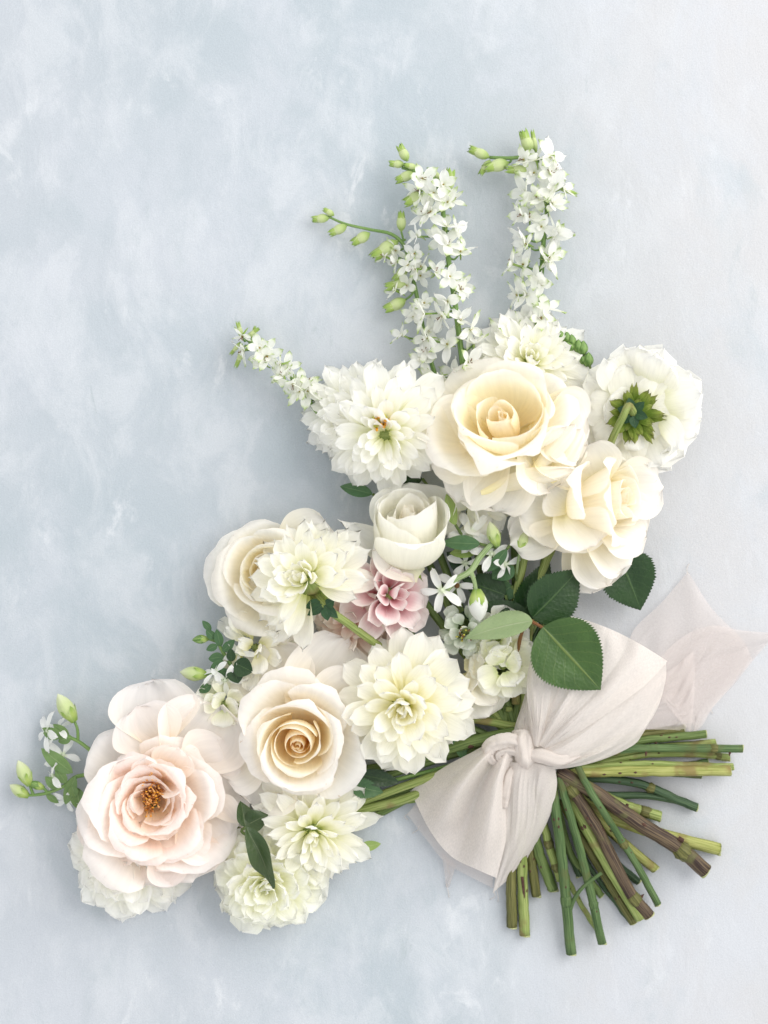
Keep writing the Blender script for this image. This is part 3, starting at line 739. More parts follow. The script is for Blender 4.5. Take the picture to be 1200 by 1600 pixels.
# ================================================================== THE BOUQUET
# ---- cut stems below the bow -------------------------------------------------
def cut_stem(label, pts, rad, mat, nodes=(), seed=0, branch=None, thorns=()):
    """pts: pixel + height from the binding to the cut end"""
    P0 = np.array(pts[0], float)
    root = thing('cut_stem', label, 'stem', Matrix.Translation(W(*P0)), 'cut stems fanning out below the bow')
    rs = np.random.RandomState(seed)
    n = 22
    P = catmull(pts, n)
    P[1:-1] += rs.normal(0, 0.35, P[1:-1].shape)
    rr = np.interp(np.linspace(0, 1, n), [0, 1], [rad * 0.92, rad]) * (1 + rs.normal(0, 0.015, n))
    V, F, UV = tube_arrays(Warr(P), rr * S, 12, ridge=0.03, seed=seed)
    UV[:, 1] += seed * 1.7
    part('stalk', mesh_from('stalk', to_local(root, V), F, UV, M[mat]), root)
    d = P[-1] - P[-2]; d /= np.linalg.norm(d)
    sk = np.array([rs.uniform(-.25, .25), rs.uniform(-.25, .25), 0])
    e = np.array([P[-1] - d * 0.6, P[-1] + d * 0.5, P[-1] + d * 0.9])
    V, F, UV = tube_arrays(Warr(e), np.array([1.01, 1.0, 0.86]) * rad * S, 12, ridge=0.03, seed=seed)
    V[12:36] += rs.normal(0, 0.05 * rad * S, (24, 3))
    tilt_ = rs.uniform(-.45, .45); sd = np.array([-d[1], -d[0], 0.0]); dw = np.array([d[0], -d[1], d[2]]); cw = Warr(P[-1])
    V[12:36] += np.outer((V[12:36] - cw) @ sd * tilt_, dw); V[-1] = V[24:36].mean(0)
    part('cut_end', mesh_from('cut_end', to_local(root, V), F, UV, M['cut']), root)
    for (s, k, nm) in nodes:
        i = s * (n - 1); i0 = int(min(i, n - 2)); c = P[i0] + (P[i0 + 1] - P[i0]) * (i - i0)
        d = (P[i0 + 1] - P[i0]); d /= np.linalg.norm(d)
        q = np.array([c - d * rad * 0.95, c - d * rad * 0.4, c, c + d * rad * 0.45, c + d * rad])
        V, F, UV = tube_arrays(Warr(q), np.array([0.99, 1.08, k, 1.10, 0.99]) * rad * S, 12, seed=seed)
        V += rs.normal(0, 0.03 * rad * S, V.shape)
        part('node', mesh_from('node', to_local(root, V), F, UV, M[nm]), root)
    for k in range(rs.randint(2, 5)):
        i = rs.randint(6, n - 3); c = P[i]; d_ = P[i + 1] - P[i]; d_ /= np.linalg.norm(d_)
        a_ = rs.uniform(-1.0, 1.0); sd_ = np.array([-d_[1], d_[0], 0.0])
        o = sd_ * math.sin(a_) + np.array([0, 0, 1]) * math.cos(a_)
        q = np.array([c + o * rad * 0.90 - d_ * rad * .35, c + o * rad * 0.93, c + o * rad * 0.90 + d_ * rad * .35])
        V, F, UV = tube_arrays(Warr(q), np.array([0.08, 0.22, 0.08]) * rad * S, 6)
        part('scar', mesh_from('scar', to_local(root, V), F, UV, M['knot_brown']), root)
    for (s, side, ln) in thorns:
        i = int(s * (n - 1)); c = P[i]; d = P[i + 1] - P[i]; d /= np.linalg.norm(d)
        o = np.array([-d[1], d[0], 0.35]) * side
        q = np.array([c + o * rad * 0.6, c + o * rad * 1.0 + d * 1.0, c + o * (rad + ln)])
        V, F, UV = tube_arrays(Warr(q), np.array([0.55, 0.35, 0.06]) * rad * S, 7)
        part('thorn', mesh_from('thorn', to_local(root, V), F, UV, M['knot_brown']), root)
    for (bp, br, bm) in (branch or ()):
        Pb = catmull(bp, 10)
        V, F, UV = tube_arrays(Warr(Pb), np.linspace(br, br * 0.8, 10) * S, 8)
        part('side_shoot', mesh_from('side_shoot', to_local(root, V), F, UV, M[bm]), root)
    return root

cut_stem('short brownish cut stem tucked along the fan beside the sheer ribbon tail', [(880, 1182, 40), (980, 1152, 22), (1068, 1140, 12)], 8, 'stem_olive', seed=1)
cut_stem('dark green thorny cut stem beside the sheer ribbon tail', [(880, 1188, 46), (985, 1160, 30), (1103, 1147, 20)], 6.5, 'stem', seed=2, thorns=[(.55, 1, 5), (.7, 1, 4)])
cut_stem('slim pale green cut stem between the dark thorny stem and the knobby ringed one', [(885, 1196, 36), (1000, 1172, 22), (1118, 1160, 10)], 5.5, 'stem_light', seed=3)
cut_stem('knobby green cut stem with dark thorn stubs and a ringed joint at its tip', [(880, 1200, 52), (960, 1174, 44), (1020, 1169, 36), (1160, 1170, 26)], 6.3, 'stem_mid', seed=4,
         nodes=[(.34, 1.35, 'stem_olive'), (.9, 1.2, 'stem_olive')], thorns=[(.45, -1, 5), (.62, 1, 7), (.97, 1, 5)])
cut_stem('pale green cut stem with a brown ring, just below the knobby ringed one', [(880, 1205, 38), (1000, 1180, 24), (1090, 1178, 14), (1139, 1184, 8)], 6, 'stem_light', seed=5, nodes=[(.86, 1.12, 'stem_olive')])
cut_stem('slim light green cut stem lying along the thick straight yellow green one', [(880, 1202, 50), (1000, 1194, 34), (1145, 1198, 20)], 5.8, 'stem_light', seed=6)
cut_stem('thick straight yellow green cut stem, flattest of the fan', [(872, 1208, 50), (1000, 1205, 40), (1140, 1204, 26)], 8.5, 'stem_yellow', seed=7)
cut_stem('thin dark green cut stem just under the thick straight yellow green one', [(880, 1206, 24), (1000, 1206, 14), (1096, 1213, 6)], 4, 'stem_mid', seed=8)
cut_stem('thin dark cut stem whose tip shows above the thick straight yellow green one', [(890, 1206, 22), (1010, 1202, 16), (1106, 1189, 8)], 4, 'stem_mid', seed=30)
cut_stem('dark green forked cut stem with a round black branch scar', [(900, 1216, 34), (960, 1218, 28), (1010, 1228, 22), (1055, 1248, 16), (1089, 1262, 12)], 7, 'stem_dark', seed=9,
         nodes=[(.53, 1.25, 'stem_olive')], branch=[([(915, 1240, 20), (960, 1243, 18), (1010, 1243, 16), (1060, 1252, 14)], 6.5, 'stem_dark')])
cut_stem('short pale green cut stem with a brown notch near its tip', [(900, 1222, 30), (970, 1256, 22), (1031, 1276, 14)], 8.5, 'stem_light', seed=10, nodes=[(.8, 1.06, 'stem_olive')])
cut_stem('thick lime green cut stem passing under the brown jointed one', [(880, 1225, 32), (929, 1265, 26), (1020, 1300, 18), (1124, 1327, 11)], 10, 'stem_yellow', seed=11)
cut_stem('thick brown woody cut stem with a swollen joint before its green tip', [(872, 1205, 58), (940, 1245, 52), (1000, 1287, 44), (1057, 1322, 34), (1103, 1361, 26)], 12, 'stem_brown', seed=12,
         nodes=[(.80, 1.28, 'stem_olive')], branch=[([(1060, 1310, 40), (1068, 1314, 43)], 4, 'knot_brown')])
cut_stem('yellow green cut stem ending between the brown jointed stem and the slim bright one', [(885, 1235, 34), (940, 1286, 28), (985, 1326, 20), (1024, 1358, 12)], 7.5, 'stem_yellow', seed=13)
cut_stem('slim bright green cut stem crossing over the brown stems', [(898, 1190, 66), (925, 1240, 66), (968, 1308, 48), (1000, 1360, 34), (1028, 1413, 22)], 5.8, 'stem_mid', seed=14, nodes=[(.55, 1.25, 'stem_olive')])
cut_stem('brown purple cut stem with a scaly joint and greenish end', [(878, 1215, 56), (905, 1250, 52), (939, 1305, 46), (978, 1385, 36), (1014, 1431, 28)], 9.5, 'stem_brown', seed=15,
         nodes=[(.15, 1.3, 'stem_olive'), (.84, 1.12, 'stem_olive')], thorns=[(.86, -1, 7)])
cut_stem('broad fresh green cut stem pressed against the brown purple one', [(880, 1225, 42), (915, 1290, 36), (950, 1350, 32), (1002, 1434, 24)], 10.5, 'stem_light', seed=16)
cut_stem('olive brown cut stem with a thin dark strip, under the fresh green one', [(875, 1250, 30), (915, 1320, 24), (955, 1385, 16), (990, 1442, 9)], 7, 'stem_olive', seed=17)
cut_stem('thin dark green strip of stem alongside the olive brown one', [(895, 1300, 18), (925, 1360, 12), (985, 1440, 6)], 4, 'stem_dark', seed=31)
cut_stem('slender green cut stem with a small bump near its tip', [(872, 1208, 60), (885, 1255, 56), (905, 1324, 44), (922, 1390, 32), (941, 1474, 22)], 6.8, 'stem_mid', seed=18, nodes=[(.82, 1.2, 'stem_mid')])
cut_stem('long green cut stem with a thin side shoot, reaching past all others', [(862, 1215, 56), (869, 1270, 52), (878, 1340, 40), (885, 1410, 26), (893, 1490, 14)], 8.2, 'stem_mid', seed=19,
         branch=[([(890, 1424, 26), (897, 1405, 30), (912, 1385, 40), (940, 1364, 44)], 3.6, 'stem_mid')], nodes=[(.74, 1.12, 'stem_mid')])
cut_stem('thin pale cut stem crossing behind the slender green bumped one', [(872, 1330, 16), (895, 1390, 10), (934, 1455, 5)], 4.2, 'stem_light', seed=20)
cut_stem('mid green cut stem ending just below the lower loop of the bow', [(828, 1260, 36), (840, 1325, 24), (864, 1390, 10)], 8.5, 'stem', seed=21)
cut_stem('green cut stem with a frayed grey bud scar near the bow', [(835, 1230, 44), (852, 1300, 30), (876, 1375, 16)], 7, 'stem_light', seed=22, nodes=[(.62, 1.2, 'stem_olive'), (.86, 1.3, 'stem_olive')])
cut_stem('dull olive cut stem between two green ones at the edge of the lower loop', [(822, 1270, 30), (830, 1340, 18), (838, 1399, 8)], 7.5, 'stem_olive', seed=23)
cut_stem('pale green cut stem with a dark split, poking out below the lower loop', [(815, 1270, 34), (816, 1358, 20), (820, 1461, 9)], 8.5, 'stem_light', seed=24,
         branch=[([(816, 1370, 27.5), (818, 1390, 24), (819, 1412, 20)], 2.4, 'knot_brown')])
cut_stem('brown green cut stem at the outer edge of the fan below the lower loop', [(800, 1270, 30), (799, 1367, 18), (800, 1448, 9)], 8.5, 'stem_olive', seed=25)
cut_stem('dark green cut stem end hidden behind the brown purple one', [(905, 1270, 22), (955, 1340, 14), (998, 1378, 8)], 6, 'stem_dark', seed=26)
cut_stem('short dark green cut stem end between the two long green ones', [(870, 1280, 20), (890, 1330, 14), (906, 1368, 8)], 6.5, 'stem_dark', seed=27)
cut_stem('green cut stem half hidden behind the slender bumped one', [(868, 1245, 34), (890, 1330, 26), (915, 1365, 18), (940, 1400, 10)], 5.5, 'stem', seed=28)

# ---- stems seen above the bow ------------------------------------------------
def loose_stalk(label, pts, rad, mat, nodes=(), seed=0):
    root = thing('flower_stalk', label, 'stem', Matrix.Translation(W(*pts[0])), 'stalks running into the bow')
    tube_part('stalk', root, pts, rad, M[mat], n=16, ns=12, wobble=0.2, seed=seed, ridge=0.02)
    for (x, y, z, r, nm) in nodes:
        tube_part('node', root, [(x - r, y, z), (x, y, z), (x + r, y - 1, z)], [r * 0.7, r, r * 0.6], M[nm], n=5, ns=8)
    return root
loose_stalk('thick green stalk running into the knot beside the cream dahlia', [(690, 1172, 46), (750, 1156, 50), (830, 1140, 50)], 9.5, 'stem', [(735, 1165, 54, 5, 'knot_brown')], 1)
loose_stalk('pale green stalk just above the thick green one by the knot', [(700, 1118, 40), (755, 1126, 44), (830, 1140, 44)], 6.5, 'stem_light', seed=2)
loose_stalk('upright green stalk passing between the dark leaves', [(827, 840, 70), (815, 890, 60), (806, 950, 52), (806, 1100, 44)], 6.5, 'stem_light', seed=3)
loose_stalk('green stalk leaning from under the large drooping cream rose', [(868, 845, 60), (850, 885, 56), (832, 940, 48), (818, 1110, 40)], 6.5, 'stem_light', seed=4)
loose_stalk('dark stalk in the shade between the dahlia and the bow', [(770, 1040, 28), (790, 1090, 34), (806, 1145, 38)], 7, 'stem', [(795, 1108, 42, 5, 'stem_light')], 5)
loose_stalk('light green stalk leading to the bow from under the cream dahlia', [(540, 1262, 22), (610, 1236, 30), (700, 1205, 40), (770, 1180, 44)], 6.5, 'stem_light', seed=6)
loose_stalk('second light green stalk under the cream dahlia, lower than its neighbour', [(550, 1268, 18), (620, 1252, 22), (700, 1222, 32), (780, 1188, 38)], 7.5, 'stem_light', seed=7)
loose_stalk('short dark stalk peeping out beside the blush rose', [(330, 1300, 32), (365, 1295, 32), (400, 1290, 30)], 4.5, 'stem', seed=8)
for i, (x, y, x2, y2, z) in enumerate([(700, 1060, 800, 1150, 18), (740, 1070, 812, 1160, 14), (760, 1000, 806, 1140, 20), (850, 960, 822, 1140, 22), (835, 980, 815, 1140, 12), (690, 1150, 790, 1165, 14)]):
    loose_stalk('shaded green stalk deep inside the bouquet above the bow', [(x, y, z), ((x + x2) / 2, (y + y2) / 2, z + 6), (x2, y2, z + 14)], 6.5, 'stem', seed=20 + i)

# ---- ribbon bow --------------------------------------------------------------
bow = thing('ribbon_bow', 'blush cloth ribbon tied in a loose bow round the stems', 'ribbon', Matrix.Translation(W(815, 1165, 30)))
def loft(name, rows, mat, nu=64, nv=60, folds=(), seed=0, parent=None, edge=0.0):
    """rows run from the knot outwards, each row across the cloth; folds = (amp, freq, phase, decay)"""
    rows = [catmull(r, nu) for r in rows]
    A = np.array(rows)                       # rows x nu x 3
    G = np.stack([catmull(A[:, k, :], nv) for k in range(nu)], 0)   # nu x nv x 3
    u = np.linspace(0, 1, nu)[:, None] * np.ones((1, nv)); v = np.ones((nu, 1)) * np.linspace(0, 1, nv)[None, :]
    rs = np.random.RandomState(seed)
    for (amp, fr, ph, dec) in folds:
        win = np.clip(v * 6, 0, 1) * np.exp(-dec * v)
        G[..., 2] += amp * win * 2.2 * (np.abs(np.sin(fr * math.pi * u + ph + 0.5 * np.sin(2.5 * v + ph))) ** 0.8 - 0.6)
    for k in range(11):                     # gathers that fan out of the knot
        c, wd_, am = rs.uniform(.08, .92), rs.uniform(.009, .028), rs.uniform(0.9, 2.8)
        ln = rs.uniform(.35, .9); dr = rs.uniform(-.12, .12)
        G[..., 2] += am * np.exp(-((u - c - dr * v) / (wd_ * (0.5 + 1.2 * v))) ** 2) * np.clip(v * 5, 0, 1) * np.clip(1 - v / ln, 0, 1) ** .7
    for k in range(4):
        a, b, p = rs.uniform(1, 4), rs.uniform(1, 5), rs.uniform(0, 6.28)
        G[..., 2] += 0.9 * np.sin(a * 6.28 * u + b * 4 * v + p) * np.clip(v * 4, 0, 1)
    UV = np.stack([u, v], -1)
    return part(name, grid_mesh(name, to_local(bow, Warr(G)), UV, M[mat]), bow)

# sheer tails on the table, upper right
loft('tail', [[(985, 1035, 40), (1000, 1050, 40), (1015, 1065, 38), (1025, 1080, 36)],
              [(988, 988, 20), (1030, 1015, 22), (1060, 1060, 20), (1082, 1142, 16)],
              [(1035, 940, 9), (1075, 975, 12), (1120, 1040, 12), (1118, 1100, 9)],
              [(1075, 893, 5), (1112, 950, 8), (1160, 1000, 7), (1175, 1030, 5)],
              ], 'cloth_sheer', folds=[(2.5, 1.3, 0.4, 0.5)], seed=3)
loft('tail', [[(1000, 1060, 34), (1010, 1080, 34), (1015, 1110, 32), (1010, 1140, 30)],
              [(1060, 1000, 16), (1070, 1040, 18), (1075, 1080, 18), (1078, 1130, 18)],
              [(1110, 978, 10), (1120, 1010, 13), (1110, 1060, 12), (1086, 1142, 14)],
              [(1160, 985, 5), (1165, 1005, 7), (1150, 1040, 7), (1110, 1110, 8)],
              [(1215, 990, 3), (1200, 1005, 4), (1180, 1028, 5), (1150, 1066, 4)]], 'cloth_sheer', folds=[(1.5, 1.0, 1.4, 0.5)], seed=4)
loft('tail', [[(1000, 1080, 44), (1003, 1100, 42), (1000, 1120, 40), (995, 1140, 38)],
              [(1050, 1045, 28), (1055, 1080, 28), (1052, 1110, 26), (1045, 1140, 24)],
              [(1084, 1017, 22), (1086, 1060, 24), (1084, 1100, 22), (1079, 1143, 20)]], 'cloth_sheer', folds=[(1.0, 1.0, 2.2, 0.5)], seed=5)
# upper right loop: back layer, front panel, lower lip
loft('loop', [[(828, 1180, 86), (832, 1186, 84), (836, 1194, 80), (842, 1200, 74)],
              [(876, 1158, 94), (884, 1178, 102), (882, 1192, 90), (880, 1201, 76)],
              [(926, 1116, 94), (940, 1146, 94), (942, 1172, 82), (938, 1188, 68)],
              [(975, 1070, 88), (996, 1104, 82), (1002, 1138, 66), (990, 1164, 54)],
              [(1041, 1034, 86), (1040, 1062, 74), (1028, 1105, 58), (1006, 1142, 48)]], 'cloth', folds=[(3.0, 1.6, 0.4, 1.0)], seed=6)
loft('loop', [[(838, 1162, 86), (842, 1164, 92), (847, 1167, 90), (851, 1169, 94), (856, 1171, 90)],
              [(853, 1120, 98), (868, 1124, 110), (880, 1128, 104), (893, 1134, 112), (906, 1143, 102)],
              [(874, 1072, 104), (900, 1074, 112), (922, 1081, 106), (942, 1090, 116), (958, 1108, 102)],
              [(890, 1012, 98), (925, 1016, 104), (955, 1028, 100), (983, 1042, 108), (1006, 1072, 96)],
              [(882, 960, 84), (925, 972, 90), (965, 988, 90), (1003, 1008, 96), (1043, 1033, 90)]], 'cloth', folds=[(1.6, 4.4, 1.0, 0.5)], seed=7)
loft('loop', [[(832, 1165, 86), (836, 1166, 91), (840, 1167, 91), (844, 1167, 87)],
              [(828, 1125, 92), (836, 1124, 102), (848, 1124, 106), (858, 1126, 96)],
              [(823, 1080, 92), (836, 1076, 104), (856, 1074, 110), (876, 1074, 100)],
              [(828, 1035, 84), (845, 1030, 96), (868, 1028, 100), (892, 1030, 94)],
              [(850, 985, 72), (865, 980, 80), (880, 978, 84), (895, 980, 80)]], 'cloth', folds=[(1.5, 1.2, 0.4, 0.4)], seed=8)
loft('wrap', [[(798, 1160, 66), (812, 1158, 78), (828, 1158, 82), (842, 1160, 76)],
              [(806, 1130, 62), (815, 1128, 72), (826, 1128, 76), (836, 1130, 72)],
              [(816, 1100, 54), (822, 1098, 66), (829, 1098, 70), (836, 1100, 66)],
              [(824, 1070, 44), (829, 1068, 58), (834, 1068, 62), (840, 1070, 58)]], 'cloth', seed=9)
# lower left loop
loft('loop', [[(768, 1158, 78), (778, 1164, 90), (786, 1170, 86), (793, 1176, 92), (800, 1182, 84)],
              [(738, 1175, 66), (754, 1186, 98), (767, 1196, 76), (781, 1206, 104), (791, 1216, 76)],
              [(700, 1195, 50), (724, 1222, 92), (746, 1238, 62), (770, 1246, 106), (792, 1254, 70)],
              [(668, 1216, 38), (698, 1265, 74), (726, 1290, 46), (758, 1304, 92), (792, 1304, 58)],
              [(641, 1236, 26), (672, 1298, 38), (705, 1338, 32), (744, 1358, 52), (776, 1372, 36)]], 'cloth', folds=[(1.6, 5.0, 0.6, 0.3)], seed=10)
loft('loop', [[(792, 1190, 76), (812, 1192, 86), (830, 1192, 82), (850, 1196, 86), (868, 1202, 70)],
              [(786, 1235, 74), (805, 1232, 84), (825, 1228, 80), (846, 1228, 82), (870, 1230, 66)],
              [(784, 1285, 62), (802, 1282, 70), (822, 1278, 68), (842, 1274, 66), (860, 1272, 52)],
              [(780, 1335, 42), (795, 1334, 50), (812, 1328, 48), (826, 1320, 44), (842, 1310, 34)],
              [(770, 1396, 12), (778, 1388, 18), (792, 1376, 18), (806, 1362, 18), (822, 1345, 20)]], 'cloth', folds=[(2.2, 2.0, 2.0, 0.4)], seed=11)
loft('tail', [[(690, 1215, 40), (720, 1250, 44), (750, 1290, 44), (775, 1320, 40)],
              [(660, 1245, 28), (695, 1290, 32), (725, 1320, 32), (770, 1350, 28)],
              [(636, 1272, 14), (668, 1314, 14), (700, 1350, 12), (770, 1388, 10)]], 'cloth_sheer', seed=12)
loft('fringe', [[(690, 1330, 16), (700, 1340, 16), (712, 1350, 16)], [(694, 1360, 7), (700, 1362, 8), (710, 1360, 8)], [(697, 1386, 2), (699, 1387, 3), (702, 1386, 2)]], 'cloth_sheer', nu=8, nv=14, seed=13)
# knot, roll and the band that goes round the stems
loft('knot', [[(800, 1142, 74), (808, 1140, 86), (820, 1140, 90), (832, 1144, 80)],
              [(798, 1154, 80), (807, 1153, 95), (821, 1153, 98), (834, 1156, 84)],
              [(801, 1173, 80), (811, 1174, 99), (824, 1174, 100), (836, 1173, 84)],
              [(806, 1190, 78), (814, 1192, 98), (826, 1192, 98), (838, 1190, 80)],
              [(810, 1201, 62), (818, 1204, 74), (828, 1204, 74), (837, 1200, 64)]], 'cloth', nu=26, nv=26, folds=[(2.0, 2.6, 0.2, 0.0)], seed=14)
tube_part('roll', bow, [(812, 1160, 88), (796, 1156, 90), (776, 1160, 90), (764, 1170, 86), (766, 1184, 82), (780, 1192, 80)], [9, 11, 11, 10, 8, 5], M['cloth'], n=30, ns=22, wobble=0.3, seed=3, ridge=0.16, twist=0.18)
tube_part('roll', bow, [(814, 1176, 86), (798, 1172, 88), (783, 1174, 88), (778, 1181, 86), (786, 1186, 84), (800, 1186, 80)], [6, 7, 6, 5.5, 6, 4], M['cloth'], n=24, ns=20, wobble=0.3, seed=4, ridge=0.16, twist=0.18)
tube_part('roll', bow, [(822, 1178, 86), (845, 1180, 92), (875, 1186, 92), (905, 1178, 88)], [7, 11, 11, 5], M['cloth'], n=24, ns=20, wobble=0.3, seed=6, ridge=0.14, twist=0.1)
tube_part('roll', bow, [(800, 1200, 76), (794, 1215, 82), (790, 1240, 80), (788, 1262, 76)], [5, 7, 7, 4], M['cloth'], n=20, ns=18, wobble=0.3, seed=7, ridge=0.16, twist=0.1)
rsf = np.random.RandomState(77)
for (x, y, z, dx, dy) in [(697, 1384, 3, .1, 1), (772, 1396, 12, .1, 1), (640, 1272, 12, -.6, .8), (700, 1350, 10, -.1, 1), (1079, 1143, 14, .1, 1), (1074, 894, 5, .3, -1), (1110, 1108, 7, .5, .8), (776, 1392, 10, .3, 1), (655, 1292, 12, -.5, .8)]:
    l_ = rsf.uniform(8, 20)
    tube_part('thread', bow, [(x, y - 3 * dy, z + 2), (x + dx * l_ * .5 + rsf.normal(0, 2), y + dy * l_ * .5, z * .6 + 1), (x + dx * l_ + rsf.normal(0, 4), y + dy * l_, 1)], 0.45, M['cloth'], n=8, ns=5)
def band():
    dv = np.array([0.70, 0.714]); nv_ = np.array([-dv[1], dv[0]])
    nu, nvv = 40, 10
    G = np.zeros((nu, nvv, 3))
    for i in range(nu):
        a = 2 * math.pi * i / (nu - 1)
        for j in range(nvv):
            s = (j / (nvv - 1) - 0.5) * 46
            k = 1 + 0.03 * math.sin(5 * a + j)
            lat = 56 * math.cos(a) * k; zz = 38 + 34 * math.sin(a) * k
            G[i, j] = (818 + dv[0] * s + nv_[0] * lat, 1166 + dv[1] * s + nv_[1] * lat, zz)
    u = np.linspace(0, 1, nu)[:, None] * np.ones((1, nvv)); v = np.ones((nu, 1)) * np.linspace(0, 1, nvv)[None, :]
    return part('wrap', grid_mesh('wrap', to_local(bow, Warr(G)), np.stack([u, v], -1), M['cloth']), bow)
band()

# ---- roses -------------------------------------------------------------------
PE = ('peach_in', 'peach_mid', 'peach_out'); CR = ('cream_in', 'cream_mid', 'cream_out')
hero = rose('large cream rose with a tight peach orange spiral heart, beside the blush rose', (468, 1156, 120), 262, 9, 114, 'full', PE, n=25, seed=14, spin=40, ruff=0.07, irr=1.2)
free_petal(hero, (470, 1120, 62), (545, 1000, 78), 74, M['peach_out'], (0.1, -0.3, 1), 1, cup0=0.7, cup1=0.3, recurve=-0.5, ruffle=0.04, blunt=5)
free_petal(hero, (455, 1120, 56), (410, 1010, 62), 70, M['peach_out'], (-0.1, -0.3, 1), 2, cup0=0.7, cup1=0.3, recurve=-0.5, ruffle=0.05)
free_petal(hero, (500, 1120, 70), (568, 1065, 88), 62, M['peach_out'], (0.2, -0.2, 1), 3, cup0=0.7, cup1=0.3, recurve=-0.4, ruffle=0.03)
free_petal(hero, (440, 1190, 58), (392, 1256, 66), 66, M['peach_out'], (-0.2, 0.3, 1), 4, cup0=0.7, cup1=0.3, recurve=-0.4, ruffle=0.04)
free_petal(hero, (410, 1170, 55), (348, 1210, 58), 55, M['peach_out'], (-0.3, 0.2, 1), 5, cup0=0.7, cup1=0.2, recurve=-0.4, ruffle=0.04)

r1 = rose('largest cream rose, wide open with a pointed bud heart, just above the drooping rose', (780, 652, 152), 112, 37, 124, 'open', CR, n=20, seed=26, spin=70, ruff=0.13, irr=1.6, point=(0.16, 0.04))
for k, (b, t, w, nr, rc) in enumerate([((790, 700, 104), (712, 782, 116), 58, (-.1, .5, 1), -.9), ((800, 700, 108), (770, 800, 118), 62, (0, .6, 1), -1.1), ((820, 690, 116), (862, 764, 132), 56, (.3, .6, 1), -1.0),
                                   ((760, 690, 104), (672, 690, 112), 72, (-.4, .1, 1), -.6), ((838, 712, 108), (884, 738, 126), 46, (.2, .7, .8), -1.0), ((835, 650, 110), (908, 678, 124), 66, (.4, 0, 1), -.7),
                                   ((852, 692, 112), (908, 712, 124), 44, (.2, .6, .8), -1.0), ((860, 655, 108), (916, 646, 114), 48, (.3, -.1, .8), -.8)]):
    free_petal(r1, b, t, w, M['cream_out'] if k != 4 else M['cream_mid'], nr, 30 + k, cup0=1.0, cup1=0.6, recurve=rc, ruffle=0.05)

for k, (b, t, w, nr) in enumerate([((788, 720, 150), (884, 664, 160), 15, (-.2, -.5, 1)), ((828, 742, 140), (900, 664, 150), 17, (-.4, -.2, 1)), ((752, 772, 132), (898, 728, 140), 19, (0, -.6, 1)),
                                   ((858, 752, 128), (912, 672, 134), 20, (-.5, 0, 1))]):
    free_petal(r1, b, t, w, M['cream_out'], nr, 130 + k, cup0=-1.3, cup1=-0.9, recurve=-0.3, curve=0.25, ruffle=0.03, blunt=3.5)
r2 = rose('cream rose lying on its side with drooping outer petals above the green leaves', (968, 778, 118), 12, 56, 82, 'full', CR, n=22, seed=31, spin=70, ruff=0.07, zscale=1.9)
for k, (b, t, w, nr) in enumerate([((890, 810, 70), (800, 850, 92), 46, (.3, .5, 1)), ((880, 800, 76), (812, 800, 104), 40, (.6, -.2, 1)), ((900, 830, 68), (925, 925, 84), 44, (0, .4, 1)),
                                   ((890, 820, 78), (880, 862, 104), 60, (0, .7, .8)), ((920, 830, 84), (985, 880, 92), 62, (.2, .5, 1)), ((930, 810, 90), (1010, 838, 96), 62, (.2, .4, 1)),
                                   ((910, 830, 72), (955, 912, 88), 56, (.1, .5, 1)), ((895, 790, 96), (862, 760, 116), 40, (-.3, .2, 1)), ((940, 770, 90), (1036, 760, 84), 50, (.2, .1, 1)),
                                   ((930, 760, 100), (905, 700, 110), 62, (-.1, -.2, 1)), ((880, 800, 92), (930, 850, 128), 60, (.3, .3, 1))]):
    free_petal(r2, b, t, w, M['cream_out'], nr, 50 + k, cup0=1.0, cup1=0.6, recurve=-0.5, ruffle=0.05)

r3 = rose('small half open white rose just below the dahlia with the orange centre', (638, 798, 116), 86, 46, 70, 'bud', ('white_in', 'white_out', 'white_out'), n=16, seed=41, spin=15, ruff=0.04, zscale=1.55)
free_petal(r3, (640, 880, 60), (545, 822, 70), 34, M['white_out'], (-.3, .2, 1), 1, cup0=1.0, cup1=1.2, point=0.2, blunt=2.5, ruffle=0.03)
free_petal(r3, (655, 900, 70), (585, 850, 98), 40, M['white_out'], (-.4, .5, .9), 2, cup0=1.1, cup1=0.9, ruffle=0.03)
free_petal(r3, (650, 850, 60), (640, 755, 70), 70, M['white_out'], (0, -.2, 1), 3, cup0=0.9, cup1=0.4, ruffle=0.05)
free_petal(r3, (730, 800, 66), (770, 800, 60), 60, M['white_out'], (0, -.2, 1), 4, cup0=0.5, cup1=0.3, ruffle=0.05)

r4 = rose('cream rose half hidden behind the greenish dahlia with the bent stalk', (420, 890, 92), 140, 12, 106, 'full', ('cream_in', 'cream_mid', 'cream_out'), n=26, seed=51, spin=100, ruff=0.06)
free_petal(r4, (440, 870, 50), (520, 830, 60), 62, M['cream_out'], (.2, 0, 1), 1)

